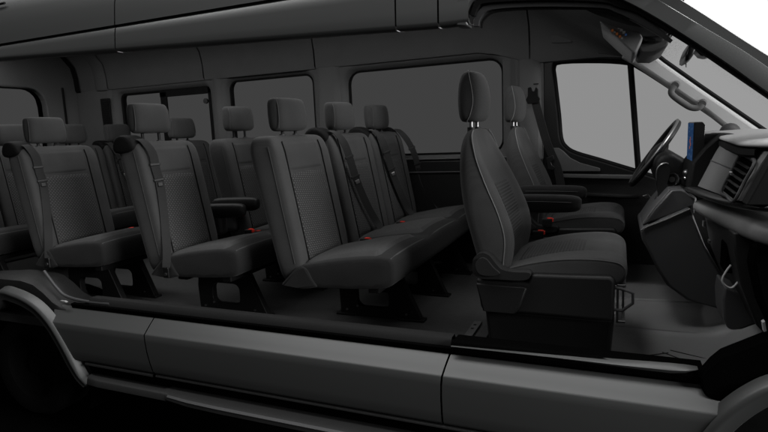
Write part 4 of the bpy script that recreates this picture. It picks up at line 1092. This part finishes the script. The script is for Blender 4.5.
# display
sx = [(0.300,1.137,0.986)][0]
ta = thing('touchscreen', 'upright dash touchscreen showing a blue map with an orange marker', 'screen', (.31, 1.02, .83))
build('housing', prism([(.290, .925, .815), (.330, .925, .820), (.332, .925, .975), (.322, .925, .990), (.290, .925, .990)], (0, .22, 0)), 'gloss', ta, smooth=False, bevel=.004)
bm = bmesh.new(); uvl = bm.loops.layers.uv.new('UVMap')
q = [((.2885, .930, .822), (0, 0)), ((.2885, 1.14, .822), (1, 0)), ((.2885, 1.14, .986), (1, 1)), ((.2885, .930, .986), (0, 1))]
f = bm.faces.new([bm.verts.new(p) for p, _ in q])
for l, (_, t) in zip(f.loops, q): l[uvl].uv = t
build('display', bm, 'display', ta, smooth=False)
bm = bmesh.new()
for y, z, s in ((1.02, .908, .008), (1.0, .893, .007), (1.03, .878, .006), (1.01, .922, .004)): add_box(bm, (.2865, y-s, z-s), (.2872, y+s, z+s))
build('map_marker', bm, 'orange', ta, smooth=False)
# instrument binnacle and driver side dash
bn_ = [(p[0], p[2]) for p in [(0.141,1.250,0.773),(0.153,1.250,0.822),(0.174,1.250,0.849),(0.205,1.250,0.860),(0.235,1.250,0.857),(0.262,1.250,0.834),(0.305,1.250,0.811),(0.332,1.250,0.770),(0.360,1.250,0.688),(0.320,1.250,0.614),(0.243,1.250,0.589),(0.188,1.250,0.663)]]
secs = []
for y, k in ((1.17, .75), (1.19, .93), (1.25, 1), (1.60, 1), (1.72, .95), (1.76, .8)):
    secs.append([(.26+(x-.26)*k, y, .76+(z-.76)*k) for x, z in bn_])
build('instrument_binnacle', loft(secs), 'plastic', da, sub=1)
build('driver_lower_panel', prism([(.25, 1.22, .60), (.34, 1.22, .60), (.5, 1.22, .25), (.45, 1.22, .25), (.26, 1.22, .45)], (0, .55, 0)), 'steel', da, smooth=False)

# gear lever and column
gl_ = thing('gear_lever', 'black gear lever with a pale rim on the sloping console', 'gear lever', (.19, .98, .66))
kn = catmull([(p[0], 0, p[2]) for p in [(0.155,0.980,0.784),(0.172,0.980,0.811),(0.196,0.980,0.815),(0.207,0.980,0.792),(0.204,0.980,0.748),(0.193,0.980,0.707),(0.181,0.980,0.653),(0.161,0.980,0.634),(0.162,0.980,0.684),(0.154,0.980,0.739)]], 4, closed=True)
build('knob', prism([(p.x, .955, p.z) for p in kn], (0, .05, 0)), 'stripgloss', gl_, bevel=.012, seg=3)
P = [(p.x-.001, .955, p.z) for p in kn[2:16]]
build('rim_trim', tube([(p.x, .953, p.z) for p in kn[36:40]+kn[0:10]], .003, n=6), 'satin', gl_)
P = [(0.168,0.980,0.666),(0.153,0.980,0.630),(0.162,0.980,0.593)]
build('stalk', tube(P, .012, n=8), 'plastic', gl_)
build('gaiter_trim', tube([(0.170,0.960,0.705),(0.159,0.960,0.669),(0.152,0.960,0.637)], .004, n=6), 'chrome', gl_)
ik = thing('rotary_switch', 'round black rotary switch with a grey centre beside the gear lever', 'switch', (.235, 1.0, .73))
c = [(0.226,1.000,0.736)][0]
def disc(c, r, nrm, t):
    n = Vector(nrm).normalized(); return [tuple(Vector(c)-n*t), tuple(Vector(c)+n*t)]
nn = (-.45, -.85, .25)
build('bezel', tube(disc(c, 0, nn, .012), .030, n=28), 'plastic', ik)
c2 = Vector(c)+Vector(nn).normalized()*.013
build('cap', tube(disc(c2, 0, nn, .004), .013, n=20), 'trim', ik)
ring = []
a1 = Vector(nn).cross(Vector((0, 0, 1))).normalized(); a2 = a1.cross(Vector(nn).normalized())
build('ring', tube([Vector(c)+Vector(nn).normalized()*.012+(a1*math.cos(t*.2618)+a2*math.sin(t*.2618))*.027 for t in range(24)], .0025, n=6, closed=True), 'plastic2', ik)

sw = thing('steering_wheel', 'black steering wheel with silver spokes in front of the driver seat', 'steering wheel', (.17, 1.46, .83))
C = Vector((.168, 1.455, .832)); ax = Vector((-.832, 0, .555)).normalized()     # axis towards the driver
u = Vector((.555, 0, .832)).normalized(); v = Vector((0, 1, 0))
ring = [C+(u*math.cos(2*math.pi*k/48)+v*math.sin(2*math.pi*k/48))*.188 for k in range(48)]
build('rim', tube(ring, .016, n=10, closed=True), 'plastic', sw)
arc = [C+ax*.008+(u*math.cos(a)+v*math.sin(a))*.199 for a in [math.radians(t) for t in range(-150, 31, 6)]]
build('rim_inlay', tube(arc, .007, n=8), 'satin', sw)
bm = bmesh.new(); bmesh.ops.create_uvsphere(bm, u_segments=20, v_segments=12, radius=.085)
for vv in bm.verts: vv.co.z *= .42
rot = ax.to_track_quat('Z', 'Y').to_matrix()
for vv in bm.verts: vv.co = rot @ vv.co + C - ax*.015
build('hub', bm, 'plastic', sw)
for a in (math.radians(90), math.radians(-90), math.radians(180)):
    d = u*math.cos(a)+v*math.sin(a)
    build('spoke', tube([C+d*.05-ax*.012, C+d*.12-ax*.006, C+d*.182], .015, n=8), 'plastic', sw)
build('column', tube([C-ax*.02, C-ax*.10, C-ax*.20], .05, n=16), 'plastic', sw)
build('stalk', tube([C-ax*.07, C-ax*.05-v*.16], .009, n=8), 'trim', sw)

# ------------------------------------------------------------------ world, lamps, camera
W = bpy.data.worlds.new('World'); sc.world = W; W.use_nodes = True
nt = W.node_tree; nt.nodes.clear()
out = nt.nodes.new('ShaderNodeOutputWorld'); bg = nt.nodes.new('ShaderNodeBackground')
tc = nt.nodes.new('ShaderNodeTexCoord'); dot = nt.nodes.new('ShaderNodeVectorMath'); dot.operation = 'DOT_PRODUCT'
dot.inputs[1].default_value = (.25, .97, .0)
link(nt, tc.outputs['Generated'], dot.inputs[0])
mr = nt.nodes.new('ShaderNodeMapRange'); mr.interpolation_type = 'SMOOTHSTEP'
mr.inputs['From Min'].default_value = -.25; mr.inputs['From Max'].default_value = .16; mr.inputs['To Min'].default_value = .03; mr.inputs['To Max'].default_value = 1.05
link(nt, dot.outputs['Value'], mr.inputs['Value'])
link(nt, mr.outputs['Result'], bg.inputs['Strength']); bg.inputs['Color'].default_value = (1, 1, 1, 1)
link(nt, bg.outputs[0], out.inputs['Surface'])
def area(name, loc, aim, sx, sy, power):
    l = bpy.data.lights.new(name, 'AREA'); l.shape = 'RECTANGLE'; l.size = sx; l.size_y = sy; l.energy = power
    o = bpy.data.objects.new(name, l); COL.objects.link(o); o.location = loc
    z = (Vector(loc)-Vector(aim)).normalized(); x = Vector((1, 0, 0)) if abs(z.x) < .7 else Vector((0, 1, 0))
    x = (x-z*x.dot(z)).normalized(); y = z.cross(x)
    o.rotation_euler = Matrix((x, y, z)).transposed().to_euler()
    return o
area('key_softbox', (5.0, -1.45, 2.3), (-1.6, .5, .8), 2.6, 1.6, 440)
area('overhead_softbox', (-1.6, -.55, 4.0), (-1.6, .0, .2), 5.4, .9, 152)
area('side_softbox', (-.3, -3.2, 2.3), (-.8, .4, 1.0), 3.0, 1.6, 9)
area('windscreen_softbox', (1.5, .9, 3.0), (.45, .9, .9), 1.2, 1.2, 110)
area('front_softbox', (5.0, .95, 1.28), (-1.4, 1.0, .9), 1.6, .5, 560)
area('cabin_fill', (-2.75, .75, 1.74), (-2.75, .95, .3), 4.0, .45, 22)  # unseen fill light added under the ceiling to brighten the far cabin
area('cab_fill', (-.40, .85, 1.50), (-.8, 1.1, .3), .5, .3, 2.5)  # added fill for the header over the cab, no fitting there
area('footwell_fill', (-.1, .55, 1.45), (.50, .75, .3), .4, .3, 1.7).data.spread = math.radians(60)  # added fill aimed at liner and dash, not a fitted lamp

cam = bpy.data.cameras.new('camera'); co = bpy.data.objects.new('camera', cam); COL.objects.link(co)
R = [[0.918952, 0.391925, -0.043831], [0.018754, -0.154445, -0.987823], [-0.393923, 0.906941, -0.149278]]
cam.sensor_width = 36; cam.lens = 25.5993; cam.clip_start = .05; cam.clip_end = 200
m = Matrix(((R[0][0], -R[1][0], -R[2][0], 0), (R[0][1], -R[1][1], -R[2][1], -1.76), (R[0][2], -R[1][2], -R[2][2], 1.0), (0, 0, 0, 1)))
co.matrix_world = m
sc.camera = co
sc.view_settings.view_transform = 'Standard'; sc.view_settings.look = 'None'; sc.view_settings.exposure = 0; sc.view_settings.gamma = 1
sc.cycles.max_bounces = 6; sc.cycles.transparent_max_bounces = 12
sc.cycles.use_denoising = True
